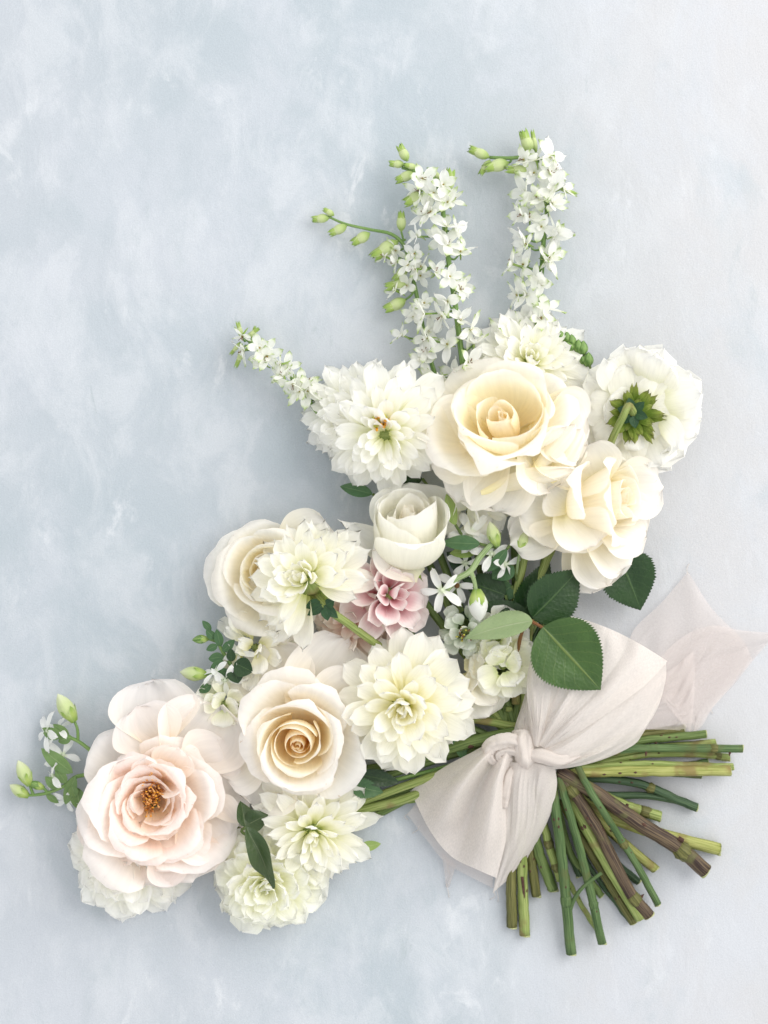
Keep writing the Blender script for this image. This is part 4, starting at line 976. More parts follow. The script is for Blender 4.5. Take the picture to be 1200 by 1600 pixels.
r6 = rose('blush pink garden rose wide open with orange stamens', (242, 1248, 98), 80, 8, 122, 'garden', ('blush_in', 'blush_mid', 'blush_out'), n=34, seed=66, ruff=0.16, jit=28, irr=1.9)
for k, (b, t, w, nr, m) in enumerate([((250, 1160, 60), (238, 1064, 66), 72, (0, -.4, 1), 'blush_out'), ((255, 1170, 66), (215, 1105, 82), 62, (0, -.3, 1), 'blush_out'), ((270, 1200, 60), (345, 1105, 66), 78, (.1, -.2, 1), 'blush_out'),
                                      ((290, 1230, 52), (370, 1190, 58), 84, (.2, -.1, 1), 'blush_out'), ((240, 1212, 70), (228, 1186, 112), 30, (0, -1, .25), 'blush_in'), ((214, 1240, 70), (208, 1262, 108), 24, (1, .2, .15), 'blush_in'),
                                      ((256, 1232, 72), (286, 1226, 112), 26, (-.6, .5, .5), 'blush_in'), ((258, 1252, 72), (290, 1258, 108), 24, (-.8, -.2, .4), 'blush_in'), ((245, 1268, 68), (262, 1310, 100), 34, (0, .5, .8), 'blush_in'), ((240, 1300, 52), (222, 1385, 74), 66, (0, .3, 1), 'blush_mid'), ((270, 1300, 56), (300, 1375, 72), 64, (.1, .3, 1), 'blush_mid'), ((290, 1270, 56), (352, 1320, 70), 66, (.2, .2, 1), 'blush_out'), ((190, 1290, 52), (160, 1340, 66), 56, (-.2, .3, 1), 'blush_mid'),
                                      ((225, 1268, 66), (200, 1300, 98), 32, (.3, .6, .5), 'blush_mid'), ((208, 1222, 68), (180, 1196, 100), 36, (.5, -.5, .6), 'blush_mid'), ((258, 1208, 70), (280, 1172, 104), 36, (-.3, -.6, .6), 'blush_in')]):
    free_petal(r6, b, t, w, M[m], nr, 70 + k, cup0=1.0, cup1=0.5, recurve=-0.5, ruffle=0.08)
rs = np.random.RandomState(5)
for i in range(110):
    a = rs.uniform(0, 6.28); q = 14 * math.sqrt(rs.uniform(0, 1))
    x, y = 236 + q * math.cos(a) * 0.8, 1240 + q * math.sin(a) * 1.7
    h = rs.uniform(72, 98)
    x2, y2 = x + rs.normal(0, 5), y + rs.normal(0, 6)
    s = tube_part('stamen', r6, [(x, y, 60), ((x + x2) / 2, (y + y2) / 2, h - 8), (x2, y2, h)], [0.8, 0.8, 1.0], M['stamen'], n=5, ns=5)
    ROOTM[s.name] = ROOTM[r6.name]
    tube_part('anther', s, [(x2 - 1.6, y2, h), (x2, y2 + .6, h + 1), (x2 + 1.6, y2, h)], [0.6, 1.2, 0.6], M['stamen_dark'] if i % 3 == 0 else M['anther'] if i % 3 == 1 else M['stamen'], n=5, ns=6)

# ---- dahlias -----------------------------------------------------------------
dahlia('cream white dahlia with greenish heart, touching the peach hearted rose', (632, 1098, 92), 250, 12, 114, M['dahlia_cream'], n=76, seed=3, spin=20, elev=(98, -10), lens=(0.24, 0.84), width=0.225, core=(.20, .24))
dahlia('greenish white dahlia with a bent stalk, lying over the half hidden cream rose', (484, 908, 104), 140, 22, 98, M['dahlia_green'], n=76, seed=4, elev=(92, -16), lens=(0.28, 0.84), skip=(305, 34, .42), width=0.24, cups=(1.6, .35), tipk=0.09, blunt=3.4, stem=False)
d1 = dahlia('white dahlia with an orange speckled centre, above the small white rose', (604, 672, 90), 250, 20, 106, M['dahlia'], n=96, seed=5, elev=(80, -24), lens=(0.22, 0.84), width=0.20, start=6)
dahlia('white dahlia tucked behind the one with the orange centre, beside the short larkspur', (560, 648, 46), 150, 14, 92, M['dahlia'], n=90, seed=6, width=0.17, tipk=0.05)
dahlia('white dahlia behind the largest cream rose, under the tall larkspur spikes', (826, 572, 36), 85, 16, 100, M['dahlia'], n=96, seed=7, width=0.20, tipk=0.05)
dahlia('pink hearted blush dahlia squeezed between the white rose and the cream dahlia', (604, 930, 62), 15, 34, 66, M['dahlia_pink'], n=26, seed=8, elev=(84, -12), lens=(0.55, 1.0), width=0.38, cups=(2.2, .8), tipk=0.0, blunt=6, core=(.36, .2))
dahlia('pale peach dahlia tucked under the pink hearted one', (556, 965, 44), 200, 25, 64, M['dahlia_blush'], n=32, seed=18, elev=(80, -20), lens=(0.5, 0.95), width=0.33, cups=(2.0, .6), tipk=0.08)
dahlia('white dahlia peeping out beneath the blush pink garden rose', (204, 1340, 20), 250, 8, 102, M['dahlia'], n=90, seed=9, width=0.28, tipk=0.0, blunt=6, ruffle=0.06)
dahlia('cream white dahlia below the peach hearted rose, pointed petals towards the bow', (488, 1290, 46), 290, 20, 104, M['dahlia_green'], n=80, seed=10, width=0.19, tipk=0.05, blunt=3.8, spin=30, elev=(92, -12))
dahlia('ruffled white dahlia at the foot of the bouquet, under the shrivelled leaf', (418, 1372, 44), 260, 12, 92, M['stock'], n=84, seed=12, width=0.30, tipk=-0.02, blunt=7, ruffle=0.08, elev=(90, -20))

# orange florets in the centre of the upper dahlia
rs = np.random.RandomState(9)
for i in range(16):
    x, y = 594 + rs.normal(0, 8), 656 + rs.normal(0, 5)
    tube_part('floret', d1, [(x, y, 110), (x + rs.normal(0, 3), y + rs.normal(0, 3), 138 + rs.uniform(-4, 6))], [1.6, 2.4], M['anther'] if i % 3 else M['disc'], n=4, ns=6)
tube_part('disc', d1, [(593, 657, 104), (594, 656, 126), (594, 656, 131)], [11, 12, 6], M['disc'], n=6, ns=12)

# dahlia seen from behind
d3 = dahlia('white dahlia seen from behind, green calyx showing, beside the largest cream rose', (998, 640, 72), 20, 160, 100, M['dahlia'], n=84, seed=13, elev=(80, -22), lens=(0.3, 0.80), width=0.34, tipk=-0.02, blunt=8, ruffle=0.10, cups=(1.0, .2), calyx=False, stem=False, start=8, jit=15, twist=30)
rs = np.random.RandomState(33)
for (cnt, l0, l1, zz, wd) in ((11, 88, 106, 84, 30), (10, 70, 90, 92, 28), (8, 48, 68, 98, 24)):
    for i in range(cnt):
        a = 6.2832 * (i + rs.uniform(-.3, .3)) / cnt
        ln = rs.uniform(l0, l1) * (1.0 + 0.10 * math.cos(a + 0.5))
        free_petal(d3, (990 + 10 * math.cos(a), 646 + 10 * math.sin(a), zz), (992 + ln * math.cos(a), 645 + ln * math.sin(a), zz - rs.uniform(2, 22)), wd * rs.uniform(.85, 1.2), M['dahlia'], (rs.normal(0, .2), rs.normal(0, .2), -1), 300 + i + cnt,
                   cup0=0.7, cup1=0.3, blunt=8, point=-0.03, ruffle=0.07, nu=10, nv=10, recurve=rs.uniform(-.6, .5))
rs = np.random.RandomState(3)
for i in range(42):
    a = i * 2.39996; q = (i % 3)
    ln = (46, 40, 30)[q] * rs.uniform(.85, 1.1)
    c = (990 + 6 * math.cos(a), 648 + 6 * math.sin(a), 102 + 3 * q)
    tipp = (994 + ln * math.cos(a), 650 + ln * math.sin(a), 101 + 2 * q + rs.uniform(-3, 3))
    free_petal(d3, c, tipp, rs.uniform(5, 9), M['calyx'], (0, 0, -1), i, name='bract', cup0=0.5, cup1=0.3, blunt=3, point=0.1, nu=6, nv=8, ruffle=0.06)
for i in range(6):
    a = i * 1.05 + 0.3
    leaf(d3, (988 + 5 * math.cos(a), 645 + 5 * math.sin(a), 111), (988 + 25 * math.cos(a), 645 + 25 * math.sin(a), 112 + rs.uniform(-4, 8)), 15, 'calyx_dark', name='bract', nv=9, nu=5)
tube_part('stem', d3, [(990, 646, 104), (982, 634, 128), (974, 650, 134), (962, 674, 118), (950, 702, 92), (935, 740, 60)], [7, 5.5, 5.5, 5.5, 6, 6], M['stem_light'], n=24, ns=10)

# bent stalk of the greenish dahlia with its dark bracts
d4 = [o for o in bpy.data.objects if o.get('label', '').startswith('greenish white dahlia')][0]
tube_part('stem', d4, [(486, 922, 94), (510, 950, 112), (545, 975, 104), (582, 1002, 88), (640, 1040, 40), (810, 1150, 34)], [7.5, 6.5, 6, 6, 6, 6], M['stem_light'], n=28, ns=10)
for (x, y, x2, y2, z) in [(505, 945, 480, 962, 116), (508, 950, 512, 970, 118), (506, 946, 528, 966, 118), (500, 940, 476, 950, 116), (510, 946, 522, 938, 120)]:
    leaf(d4, (x, y, z), (x2, y2, z + 3), 16, 'calyx_dark', name='bract', nv=9, nu=5)

# ---- ruffled stock and pale scabiosa by the bow -------------------------------
def ruffled(label, ctr, R, mat, n, seed, name='stock_flower', cat='flower', size=(0.5, 0.75), flat=0.7, width=0.5, dirn=0, tilt=0):
    rs = np.random.RandomState(seed)
    Mr, ax = axis_matrix(W(*ctr), dirn, tilt)
    root = thing(name, label, cat, Mr)
    for i in range(n):
        t = math.sqrt((i + 0.5) / n); phi = i * 2.39996 + rs.normal(0, .2)
        e = 80 - 90 * t + rs.uniform(-25, 25)
        mesh = spoon_mesh('petal', M[mat], width=round(width * (1 + 0.1 * (i % 3)), 3), cup0=0.9, cup1=round(0.2 + 0.25 * (i % 2), 2), point=-0.03, blunt=8, ruffle=0.11, seed=i % 6, nu=10, nv=9, base=0.2, notch=0.05)
        Mp = (Matrix.Rotation(phi, 4, 'Z') @ Matrix.Translation((0.5 * R * t * S, 0, 0.35 * R * (1 - t * t) * S)) @ Matrix.Rotation(-math.radians(e), 4, 'Y')
              @ Matrix.Rotation(rs.uniform(-.5, .5), 4, 'X') @ Matrix.Scale(R * rs.uniform(*size) * S, 4))
        part('petal', mesh, root, Mp)
    V, F, UV = tube_arrays(np.array([(0, 0, -12), (0, 0, 0), (0, 0, 10)]) * S, np.array([4, 7, 3]) * S, 8)
    part('receptacle', mesh_from('receptacle', V, F, UV, M['stem_light']), root)
    b = np.array(ctr, float)
    stem_to_knot(root, b, ax, 4.5, 'stem', seed=seed)
    return root
ruffled('ruffled greenish white stock bloom between the cream dahlia and the large leaf', (786, 1040, 62), 52, 'stock', 22, 1)
ruffled('upper white stock bloom half covered by the pale leaf underside', (778, 998, 56), 50, 'stock', 20, 2)
sc = ruffled('pale green scabiosa head tucked behind the cream dahlia', (728, 985, 58), 46, 'hydrangea', 26, 3, name='scabiosa', size=(.4, .6), width=0.42)
rs = np.random.RandomState(4)
for i in range(14):
    x, y = 724 + rs.normal(0, 6), 992 + rs.normal(0, 6)
    tube_part('stamen', sc, [(x, y, 74), (x + rs.normal(0, 3), y + rs.normal(0, 3), 92)], [0.9, 1.5], M['speck'] if i % 2 else M['disc'], n=4, ns=5)
ruffled('white ruffled petals between the blush rose and the peach hearted rose', (352, 1100, 44), 46, 'stock', 20, 5)
ruffled('white blossom below the half hidden cream rose by the leafy sprig', (400, 1012, 36), 56, 'dahlia_cream', 26, 6, width=0.26, size=(.6, .95))
ruffled('pale bloom in the shade under the largest cream rose', (735, 800, 44), 50, 'white_out', 14, 7, size=(.6, .9))
fp = thing('fading_rose', 'faded yellowish rose petals tucked between cream dahlia and stock', 'rose', Matrix.Translation(W(745, 1080, 50)))
for k, (b, t, w, nr) in enumerate([((730, 1050, 52), (762, 1120, 66), 40, (.4, 0, 1)), ((735, 1045, 60), (755, 1030, 84), 16, (0, .5, 1)), ((735, 1060, 62), (775, 1100, 72), 30, (.5, .3, 1)), ((725, 1070, 66), (750, 1062, 82), 18, (.2, .6, 1)), ((725, 1040, 60), (768, 1040, 62), 24, (.2, .4, 1))]):
    free_petal(fp, b, t, w, M['cream_out'], nr, 80 + k, ruffle=0.08, cup0=1.2, cup1=.5)
tube_part('stem', fp, [(730, 1055, 48), (760, 1100, 40), (806, 1150, 36)], 5, M['stem_light'], n=10)

# ---- larkspur spikes -----------------------------------------------------------
lp1 = dict(width=0.30, cup0=0.9, cup1=0.25, point=0.12, blunt=3.0, base=0.22, ruffle=0.05, nu=7, nv=8, curve=0.15)
FLM = [[spoon_mesh('petal', M['larkspur'], seed=i, recurve=-0.5 + 0.25 * i, **lp1) for i in range(3)],
       [spoon_mesh('petal', M['larkspur_plain'], seed=i, recurve=-0.4 + 0.3 * i, **lp1) for i in range(3)]]
LIN = spoon_mesh('inner_petal', M['larkspur_plain'], width=0.32, cup0=1.5, cup1=1.0, point=-0.05, blunt=6, ruffle=0.05, seed=9)
V, F, UV = tube_arrays(np.array([(0, 0, 0), (0, 0, -5), (1.5, 0, -11), (4, 0, -16)]) * S, np.array([2.2, 1.7, 1.2, .7]) * S, 6)
SPUR = mesh_from('spur', V, F, UV, M['bud_sepal'])
EYE = ball_mesh('eye', M['eye'], 5, 2.2, 2.2, ns=7, nr=5)
V, F, UV = tube_arrays(np.array([(0, 0, 0), (1, 0, 4), (2.5, .5, 8), (3.2, .6, 9.5)]) * S, np.array([.45, .4, .5, .9]) * S, 5)
STM = mesh_from('stamen', V, F, UV, M['speck'])

def floret(root, loc_px, normal, size, rs, greenish=0.5):
    """an open larkspur floret: five petals, inner petals, eye and spur"""
    n = Vector(normal).normalized()
    q = Vector((0, 0, 1)).rotation_difference(n)
    Mw = Matrix.Translation(W(*loc_px)) @ q.to_matrix().to_4x4() @ Matrix.Rotation(rs.uniform(0, 6.28), 4, 'Z')
    e = sub_empty('floret', root, ROOTM[root.name].inverted() @ Mw)
    for k in range(5):
        bank = FLM[0] if rs.uniform() < greenish else FLM[1]
        ln = size * rs.uniform(.85, 1.12) * S
        part('petal', bank[rs.randint(3)], e, Matrix.Rotation(k * 1.2566 + rs.uniform(-.2, .2), 4, 'Z') @ Matrix.Rotation(-math.radians(rs.uniform(-5, 42)), 4, 'Y')
             @ Matrix.Rotation(rs.uniform(-.35, .35), 4, 'X') @ Matrix.Scale(ln, 4))
    for k in range(2):
        part('inner_petal', LIN, e, Matrix.Rotation(k * 1.1 + rs.uniform(-.2, .2), 4, 'Z') @ Matrix.Rotation(-1.0, 4, 'Y') @ Matrix.Scale(size * .42 * S, 4))
    part('eye', EYE, e, Matrix.Rotation(-1.3, 4, 'Y') @ Matrix.Scale(.75, 4))
    part('spur', SPUR, e)
    if rs.uniform() < 0.4:
        for k in range(3):
            part('stamen', STM, e, Matrix.Rotation(rs.uniform(0, 6.28), 4, 'Z') @ Matrix.Rotation(rs.uniform(-.3, .4), 4, 'Y'))
    return e

BUDC = ball_mesh('bud_core', M['bud_pale'], 1 / S * 0.98, 0.30 / S, 0.30 / S, 5, 0.05)
BSEP = spoon_mesh('bud_sepal', M['bud_sepal'], width=0.30, cup0=1.2, cup1=1.0, point=0.06, blunt=2.6, base=0.3, curve=0.5, recurve=0.5, nu=6, nv=8)
def bud(root, base, tip, rs, fat=1.0, stalk=None, mat='spike'):
    b, t = W(*base), W(*tip); d = t - b; L = d.length * 1.18; fat = fat * 1.15
    e = sub_empty('bud', root, ROOTM[root.name].inverted() @ dir_matrix(b, d, rs.uniform(0, 6)))
    part('bud_core', BUDC, e, Matrix.Diagonal((L * .95, L * fat * .95, L * fat * .95, 1)))
    for k in range(5):
        part('bud_sepal', BSEP, e, Matrix.Rotation(k * 1.2566, 4, 'X') @ Matrix.Translation((0, 0, -0.05 * L * fat)) @ Matrix.Rotation(0.42 * fat, 4, 'Y') @ Matrix.Diagonal((L * rs.uniform(.98, 1.08), L * fat, L * fat, 1)))
    if stalk is not None:
        P = catmull([stalk, ((stalk[0] + base[0]) / 2 + rs.uniform(-2, 2), (stalk[1] + base[1]) / 2 + 2, (stalk[2] + base[2]) / 2), base], 8)
        V, F, UV = tube_arrays(Warr(P), np.linspace(1.9, 1.6, 8) * S, 7)
        part('pedicel', mesh_from('pedicel', to_local(root, V), F, UV, M[mat]), root)
    return e

def larkspur(label, path, florets, buds, rad, seed, size=24, green=0.5, spread=20, hexp=None):
    root = thing('larkspur', label, 'larkspur', Matrix.Translation(W(*path[-1])))
    rs = np.random.RandomState(seed)
    tube_part('stem', root, path, rad, M['spike'], n=36, ns=9)
    P = catmull(path, 200)
    for (y0, y1, cnt, off, wd) in florets:
        for i in range(cnt):
            s = y0 + (y1 - y0) * (i + rs.uniform(-.3, .3)) / max(1, cnt - 1)
            c = P[int(np.clip(s, 0, 1) * 199)]
            side = off + (rs.uniform(.25, 1) * (1 if i % 2 else -1)) * wd
            x, y = c[0] + side, c[1] + rs.uniform(-7, 7)
            hz = c[2] + rs.uniform(2, 16) + max(0, 14 - abs(side))
            floret(root, (x, y, hz), (side / 28 + rs.normal(0, .4), rs.normal(0.1, .6), rs.uniform(.3, 1.0)), size * rs.uniform(.75, 1.15), rs, green)
            V, F, UV = tube_arrays(Warr(catmull([c, (c[0] + side * .5, c[1] + 4, (c[2] + hz) / 2 - 3), (x, y, hz - 2)], 7)), np.linspace(1.8, 1.4, 7) * S, 6)
            part('pedicel', mesh_from('pedicel', to_local(root, V), F, UV, M['spike']), root)
    for (b, t, fat, st) in buds:
        bud(root, b, t, rs, fat, st)
    return root

larkspur('tall larkspur spike with a green bud tip hooked over, leaning on the budded side spray', [(628, 262, 40), (650, 268, 44), (676, 278, 48), (691, 303, 50), (693, 340, 50), (700, 400, 50), (712, 480, 48), (722, 560, 46), (735, 640, 40), (770, 800, 34)],
         [(.26, .88, 16, -2, 22), (.3, .84, 9, -10, 38), (.5, .87, 10, -24, 34)],
         [((637, 252, 42), (625, 230, 44), .8, None), ((632, 257, 40), (611, 256, 40), .8, None), ((647, 270, 44), (622, 281, 46), .75, (668, 274, 46)), ((668, 262, 42), (690, 282, 40), .5, (672, 276, 46)),
          ((697, 300, 56), (704, 270, 60), .85, (694, 328, 50)), ((662, 303, 52), (636, 315, 54), .85, (690, 318, 50)), ((652, 262, 42), (634, 258, 48), .7, (660, 268, 44)), ((672, 330, 50), (672, 308, 58), .4, (690, 345, 50))], [2.2, 3.2, 3.6, 4.2, 4.8, 5.4], 5, size=28, green=0.7)
larkspur('wispy larkspur side spray of green buds bending away from the tall spike', [(512, 338, 20), (540, 350, 24), (580, 359, 28), (612, 366, 30), (632, 385, 30), (642, 420, 28), (655, 480, 26), (672, 560, 24), (720, 700, 24)],
         [(.50, .88, 9, -4, 20), (.58, .88, 6, -22, 22)],
         [((515, 340, 20), (491, 343, 18), .75, None), ((522, 337, 22), (508, 328, 22), .8, None), ((542, 352, 24), (518, 364, 22), .75, None), ((578, 364, 26), (554, 378, 24), .8, None), ((622, 376, 30), (588, 400, 28), .75, (634, 374, 30)),
          ((627, 362, 34), (627, 334, 40), .7, (630, 376, 30)), ((640, 440, 30), (608, 448, 30), .7, (645, 425, 28)), ((634, 468, 30), (606, 482, 28), .8, (650, 450, 28)), ((638, 416, 34), (618, 436, 32), .7, (644, 408, 28))], [1.8, 2.4, 3, 3.4, 3.6], 6, size=26, green=.7)
larkspur('larkspur spike with a bud cluster bent sideways at its top, standing apart', [(765, 246, 34), (800, 247, 38), (832, 244, 40), (852, 262, 40), (856, 310, 38), (850, 370, 36), (846, 430, 34), (840, 500, 32), (830, 600, 30), (820, 800, 30)],
         [(.30, .80, 15, -8, 22), (.25, .29, 2, 8, 8), (.42, .80, 11, -18, 32), (.34, .60, 5, 14, 12)],
         [((765, 246, 34), (737, 234, 34), .7, None), ((766, 250, 34), (752, 270, 34), .6, None), ((795, 254, 36), (762, 262, 40), .75, (800, 248, 38)), ((829, 240, 42), (818, 209, 46), .75, (838, 246, 40)), ((838, 240, 38), (832, 208, 38), .35, (840, 246, 40)),
          ((828, 266, 42), (795, 265, 44), .6, (842, 258, 40)), ((868, 290, 44), (898, 303, 44), .35, (856, 300, 38)), ((866, 290, 44), (876, 268, 48), .4, (856, 300, 38))], [2.6, 3.2, 3.6, 4, 4.6], 7, size=30, green=0.7)
larkspur('short larkspur tip beside the tucked white dahlia', [(380, 524, 22), (405, 548, 28), (440, 575, 32), (470, 610, 34), (500, 650, 34), (560, 740, 30)],
         [(.14, .64, 8, 0, 18), (.06, .3, 3, 0, 12), (.3, .7, 6, 6, 20)],
         [((378, 528, 26), (372, 506, 30), .5, None), ((382, 540, 26), (370, 570, 26), .35, (392, 536, 26)), ((392, 530, 28), (398, 512, 30), .4, (396, 540, 26)), ((384, 528, 30), (402, 515, 34), .45, None), ((376, 534, 24), (362, 552, 22), .4, None)], [2.6, 3.6, 4.2], 8, size=25, green=0.9)
gs = thing('bud_spike', 'dark green bud spike peeping out behind the upper dahlia', 'buds', Matrix.Translation(W(915, 575, 24)))
rs = np.random.RandomState(2)
tube_part('stem', gs, [(875, 524, 30), (905, 545, 34), (922, 575, 34), (925, 620, 30)], [2, 2.5, 3], M['stem'], n=14)
BD = ball_mesh('bud', M['bud_dark'], 1 / S, 0.36 / S, 0.36 / S, 4, 0.06)
for (x, y, x2, y2) in [(878, 532, 874, 516), (884, 536, 886, 518), (893, 542, 893, 522), (902, 552, 904, 530), (908, 556, 912, 532), (917, 574, 920, 550), (912, 570, 910, 556), (896, 548, 884, 534)]:
    b, t = W(x, y, 36), W(x2, y2, 42); L = (t - b).length
    part('bud', BD, gs, ROOTM[gs.name].inverted() @ dir_matrix(b, t - b) @ Matrix.Scale(L, 4))

# ---- star flowers with hairy stalks -------------------------------------------
STP = [spoon_mesh('petal', M['star'], width=0.19 + 0.02 * i, cup0=0.8, cup1=0.3 + .2 * i, point=0.05, blunt=5, base=0.35, ruffle=0.05, seed=i, curve=-0.2, recurve=-1.0 + 0.5 * i, nu=6, nv=9) for i in range(3)]
def star(root, c, normal, size, rs, petals=5):
    n = Vector(normal).normalized()
    Mw = Matrix.Translation(W(*c)) @ Vector((0, 0, 1)).rotation_difference(n).to_matrix().to_4x4() @ Matrix.Rotation(rs.uniform(0, 6.28), 4, 'Z')
    e = sub_empty('blossom', root, ROOTM[root.name].inverted() @ Mw)
    for k in range(petals):
        part('petal', STP[rs.randint(3)], e, Matrix.Rotation(k * 6.2832 / petals + rs.uniform(-.12, .12), 4, 'Z') @ Matrix.Translation((2 * S, 0, 0)) @ Matrix.Rotation(-rs.uniform(-.2, .35), 4, 'Y') @ Matrix.Rotation(rs.uniform(-.5, .5), 4, 'X') @ Matrix.Scale(size * S * rs.uniform(.9, 1.1), 4))
    V, F, UV = tube_arrays(np.array([(0, 0, -6), (0, 0, 0), (0, 0, 3)]) * S, np.array([2.5, 3.4, 2.0]) * S, 8)
    part('crown', mesh_from('crown', V, F, UV, M['star']), e)
    return e
BCAL = spoon_mesh('calyx_leaf', M['bud_sepal'], width=0.3, cup0=1.3, cup1=0.6, point=0.15, blunt=2.4, base=0.5, curve=0.25, nu=6, nv=7)
def star_bud(root, base, tip, rs, fat=1.0, stalk=None, core='star', smat='stem_fuzzy', sr=2.6):
    b, t = W(*base), W(*tip); d = t - b; L = d.length
    e = sub_empty('bud', root, ROOTM[root.name].inverted() @ dir_matrix(b, d, rs.uniform(0, 6)))
    key = ('SB', core)
    if key not in _cache: _cache[key] = ball_mesh('bud_core', M[core], 1 / S, 0.22 / S, 0.22 / S, 5, 0.10)
    part('bud_core', _cache[key], e, Matrix.Diagonal((L, L * fat, L * fat, 1)))
    for k in range(5):
        part('calyx_leaf', BCAL, e, Matrix.Rotation(k * 1.2566, 4, 'X') @ Matrix.Translation((-.04 * L, 0, -0.09 * L * fat)) @ Matrix.Rotation(0.42 * fat, 4, 'Y') @ Matrix.Diagonal((L * .5, L * .5 * fat, L * .5 * fat, 1)))
    if stalk is not None:
        tube_part('stalk', root, list(stalk) + [base], [sr, sr * .8], M[smat], n=10, ns=7)
    return e

rs = np.random.RandomState(14)
ca = thing('star_flower_sprig', 'white star flower sprig with hairy stalk and closed bud among the dark leaves', 'flower', Matrix.Translation(W(790, 1000, 30)))
tube_part('stalk', ca, [(697, 925, 84), (712, 906, 90), (735, 892, 94), (752, 868, 92), (775, 850, 84), (790, 900, 50), (805, 1000, 34), (812, 1140, 34)], [3.5, 4.6, 5, 4.6, 4, 4, 4, 4], M['stem_fuzzy'], n=36, ns=9)
tube_part('stalk', ca, [(735, 892, 94), (741, 908, 94), (744, 926, 90)], [4.2, 3.2, 3.4], M['stem_fuzzy'], n=10, ns=9)
e = star(ca, (690, 922, 92), (-.2, 0, 1), 36, rs)
star_bud(ca, (745, 922, 90), (749, 972, 88), rs, 1.35)
for (c, nr, sz) in [((768, 866, 86), (.3, .3, 1), 30), ((735, 832, 74), (0, .3, 1), 34), ((727, 880, 66), (-.2, -.2, 1), 28), ((714, 915, 60), (0, 0, 1), 30), ((790, 882, 78), (.6, -.2, 1), 24)]:
    star(ca, c, nr, sz, rs)
star_bud(ca, (777, 852, 92), (765, 815, 92), rs, 1.2, core='bud_pale')
star_bud(ca, (812, 862, 88), (822, 830, 84), rs, 1.3, [(806, 900, 60)], core='bud_pale')
eye = tube_part('seed_eye', ca, [(714, 915, 66), (714, 915, 72)], [4.5, 3.5], M['speck'], n=4, ns=10)

cb = thing('star_flower_sprig', 'spray of star flowers and green buds sticking out beside the blush rose', 'flower', Matrix.Translation(W(180, 1220, 30)))
tube_part('stalk', cb, [(40, 1243, 26), (70, 1240, 28), (100, 1228, 30), (125, 1212, 32), (180, 1215, 32), (300, 1250, 28), (560, 1230, 24), (800, 1170, 30)], [2.2, 3, 3.4, 3.6], M['spike'], n=40, ns=8)
tube_part('stalk', cb, [(85, 1145, 34), (120, 1157, 34), (150, 1180, 32), (190, 1215, 30)], [2.6, 3.4], M['spike'], n=14, ns=8)
star_bud(cb, (116, 1126, 36), (90, 1084, 38), rs, 1.2, [(122, 1158, 34), (121, 1140, 36)], core='bud_pale', smat='spike')
star_bud(cb, (46, 1226, 30), (28, 1188, 32), rs, 1.2, [(52, 1242, 27)], core='bud_pale', smat='spike')
star_bud(cb, (44, 1244, 26), (15, 1226, 26), rs, 1.2, None, core='bud_pale', smat='spike')
star_bud(cb, (68, 1231, 30), (44, 1222, 30), rs, 1.2, [(74, 1238, 28)], core='bud_dark', smat='spike')
star(cb, (74, 1142, 32), (-.8, .1, .5), 32, rs); star(cb, (92, 1138, 28), (-.3, .6, .5), 28, rs); star(cb, (98, 1180, 26), (.2, .3, .8), 30, rs); star(cb, (82, 1212, 30), (-.9, .2, .4), 32, rs); star(cb, (105, 1250, 18), (-.2, -.6, .6), 22, rs)
for (b, t, w) in [((114, 1208, 36), (62, 1170, 38), 18), ((118, 1212, 36), (100, 1260, 30), 14), ((120, 1230, 30), (125, 1268, 26), 18), ((72, 1240, 28), (92, 1256, 24), 8), ((100, 1150, 34), (64, 1138, 34), 10), ((108, 1148, 34), (82, 1132, 38), 10), ((112, 1228, 34), (118, 1246, 34), 12), ((98, 1148, 36), (66, 1146, 36), 14), ((112, 1150, 36), (90, 1160, 34), 12), ((92, 1232, 32), (70, 1214, 36), 12), ((104, 1224, 34), (86, 1200, 40), 12)]:
    leaf(cb, b, t, w * 1.35, 'leaf_fresh', name='leaf', shape='lance', nv=11, nu=5, fold=0.5)

cc = thing('leafy_sprig', 'leafy green sprig with pale buds beside the half hidden cream rose', 'leaves', Matrix.Translation(W(420, 1050, 26)))
tube_part('stalk', cc, [(318, 972, 56), (338, 1000, 62), (355, 1030, 64), (380, 1060, 54), (450, 1100, 26), (700, 1150, 26), (800, 1165, 30)], [2, 3, 3.5, 4], M['spike'], n=32, ns=8)
for k, (b, t, w, m) in enumerate([((330, 985, 32), (316, 970, 34), 9, 'leaf_mid'), ((336, 998, 32), (322, 985, 36), 11, 'leaf_mid'), ((345, 1010, 32), (338, 984, 38), 12, 'leaf_mid'), ((340, 1008, 34), (322, 1016, 34), 10, 'leaf_mid'), ((350, 1026, 34), (325, 1030, 34), 14, 'leaf_mid'),
                                  ((352, 1034, 36), (328, 1046, 36), 14, 'leaf_mid'), ((366, 1036, 40), (394, 1050, 44), 26, 'leaf_dark'), ((362, 1034, 40), (360, 1014, 46), 12, 'leaf_dark'), ((364, 1040, 38), (372, 1068, 40), 22, 'leaf_dark'), ((355, 1045, 34), (342, 1062, 34), 16, 'leaf_mid'), ((330, 1070, 28), (310, 1082, 26), 12, 'leaf_mid'), ((348, 1018, 36), (366, 1000, 40), 12, 'leaf_mid')]):
    leaf(cc, (b[0], b[1], b[2] + 34), (t[0], t[1], t[2] + 36), w * 1.2, m, name='leaf', shape='lance', nv=11, nu=5, fold=0.4)
star_bud(cc, (322, 1054, 60), (281, 1050, 58), rs, 1.2, [(350, 1050, 62)], core='bud_pale', smat='spike')
star_bud(cc, (325, 998, 60), (300, 1000, 60), rs, 1.2, [(338, 1002, 62)], core='bud_dark', smat='spike')
star(cc, (336, 1050, 74), (-.4, .4, .7), 26, rs); star(cc, (352, 1062, 68), (0, -.4, .8), 28, rs); star(cc, (372, 1020, 66), (.2, .2, 1), 24, rs)

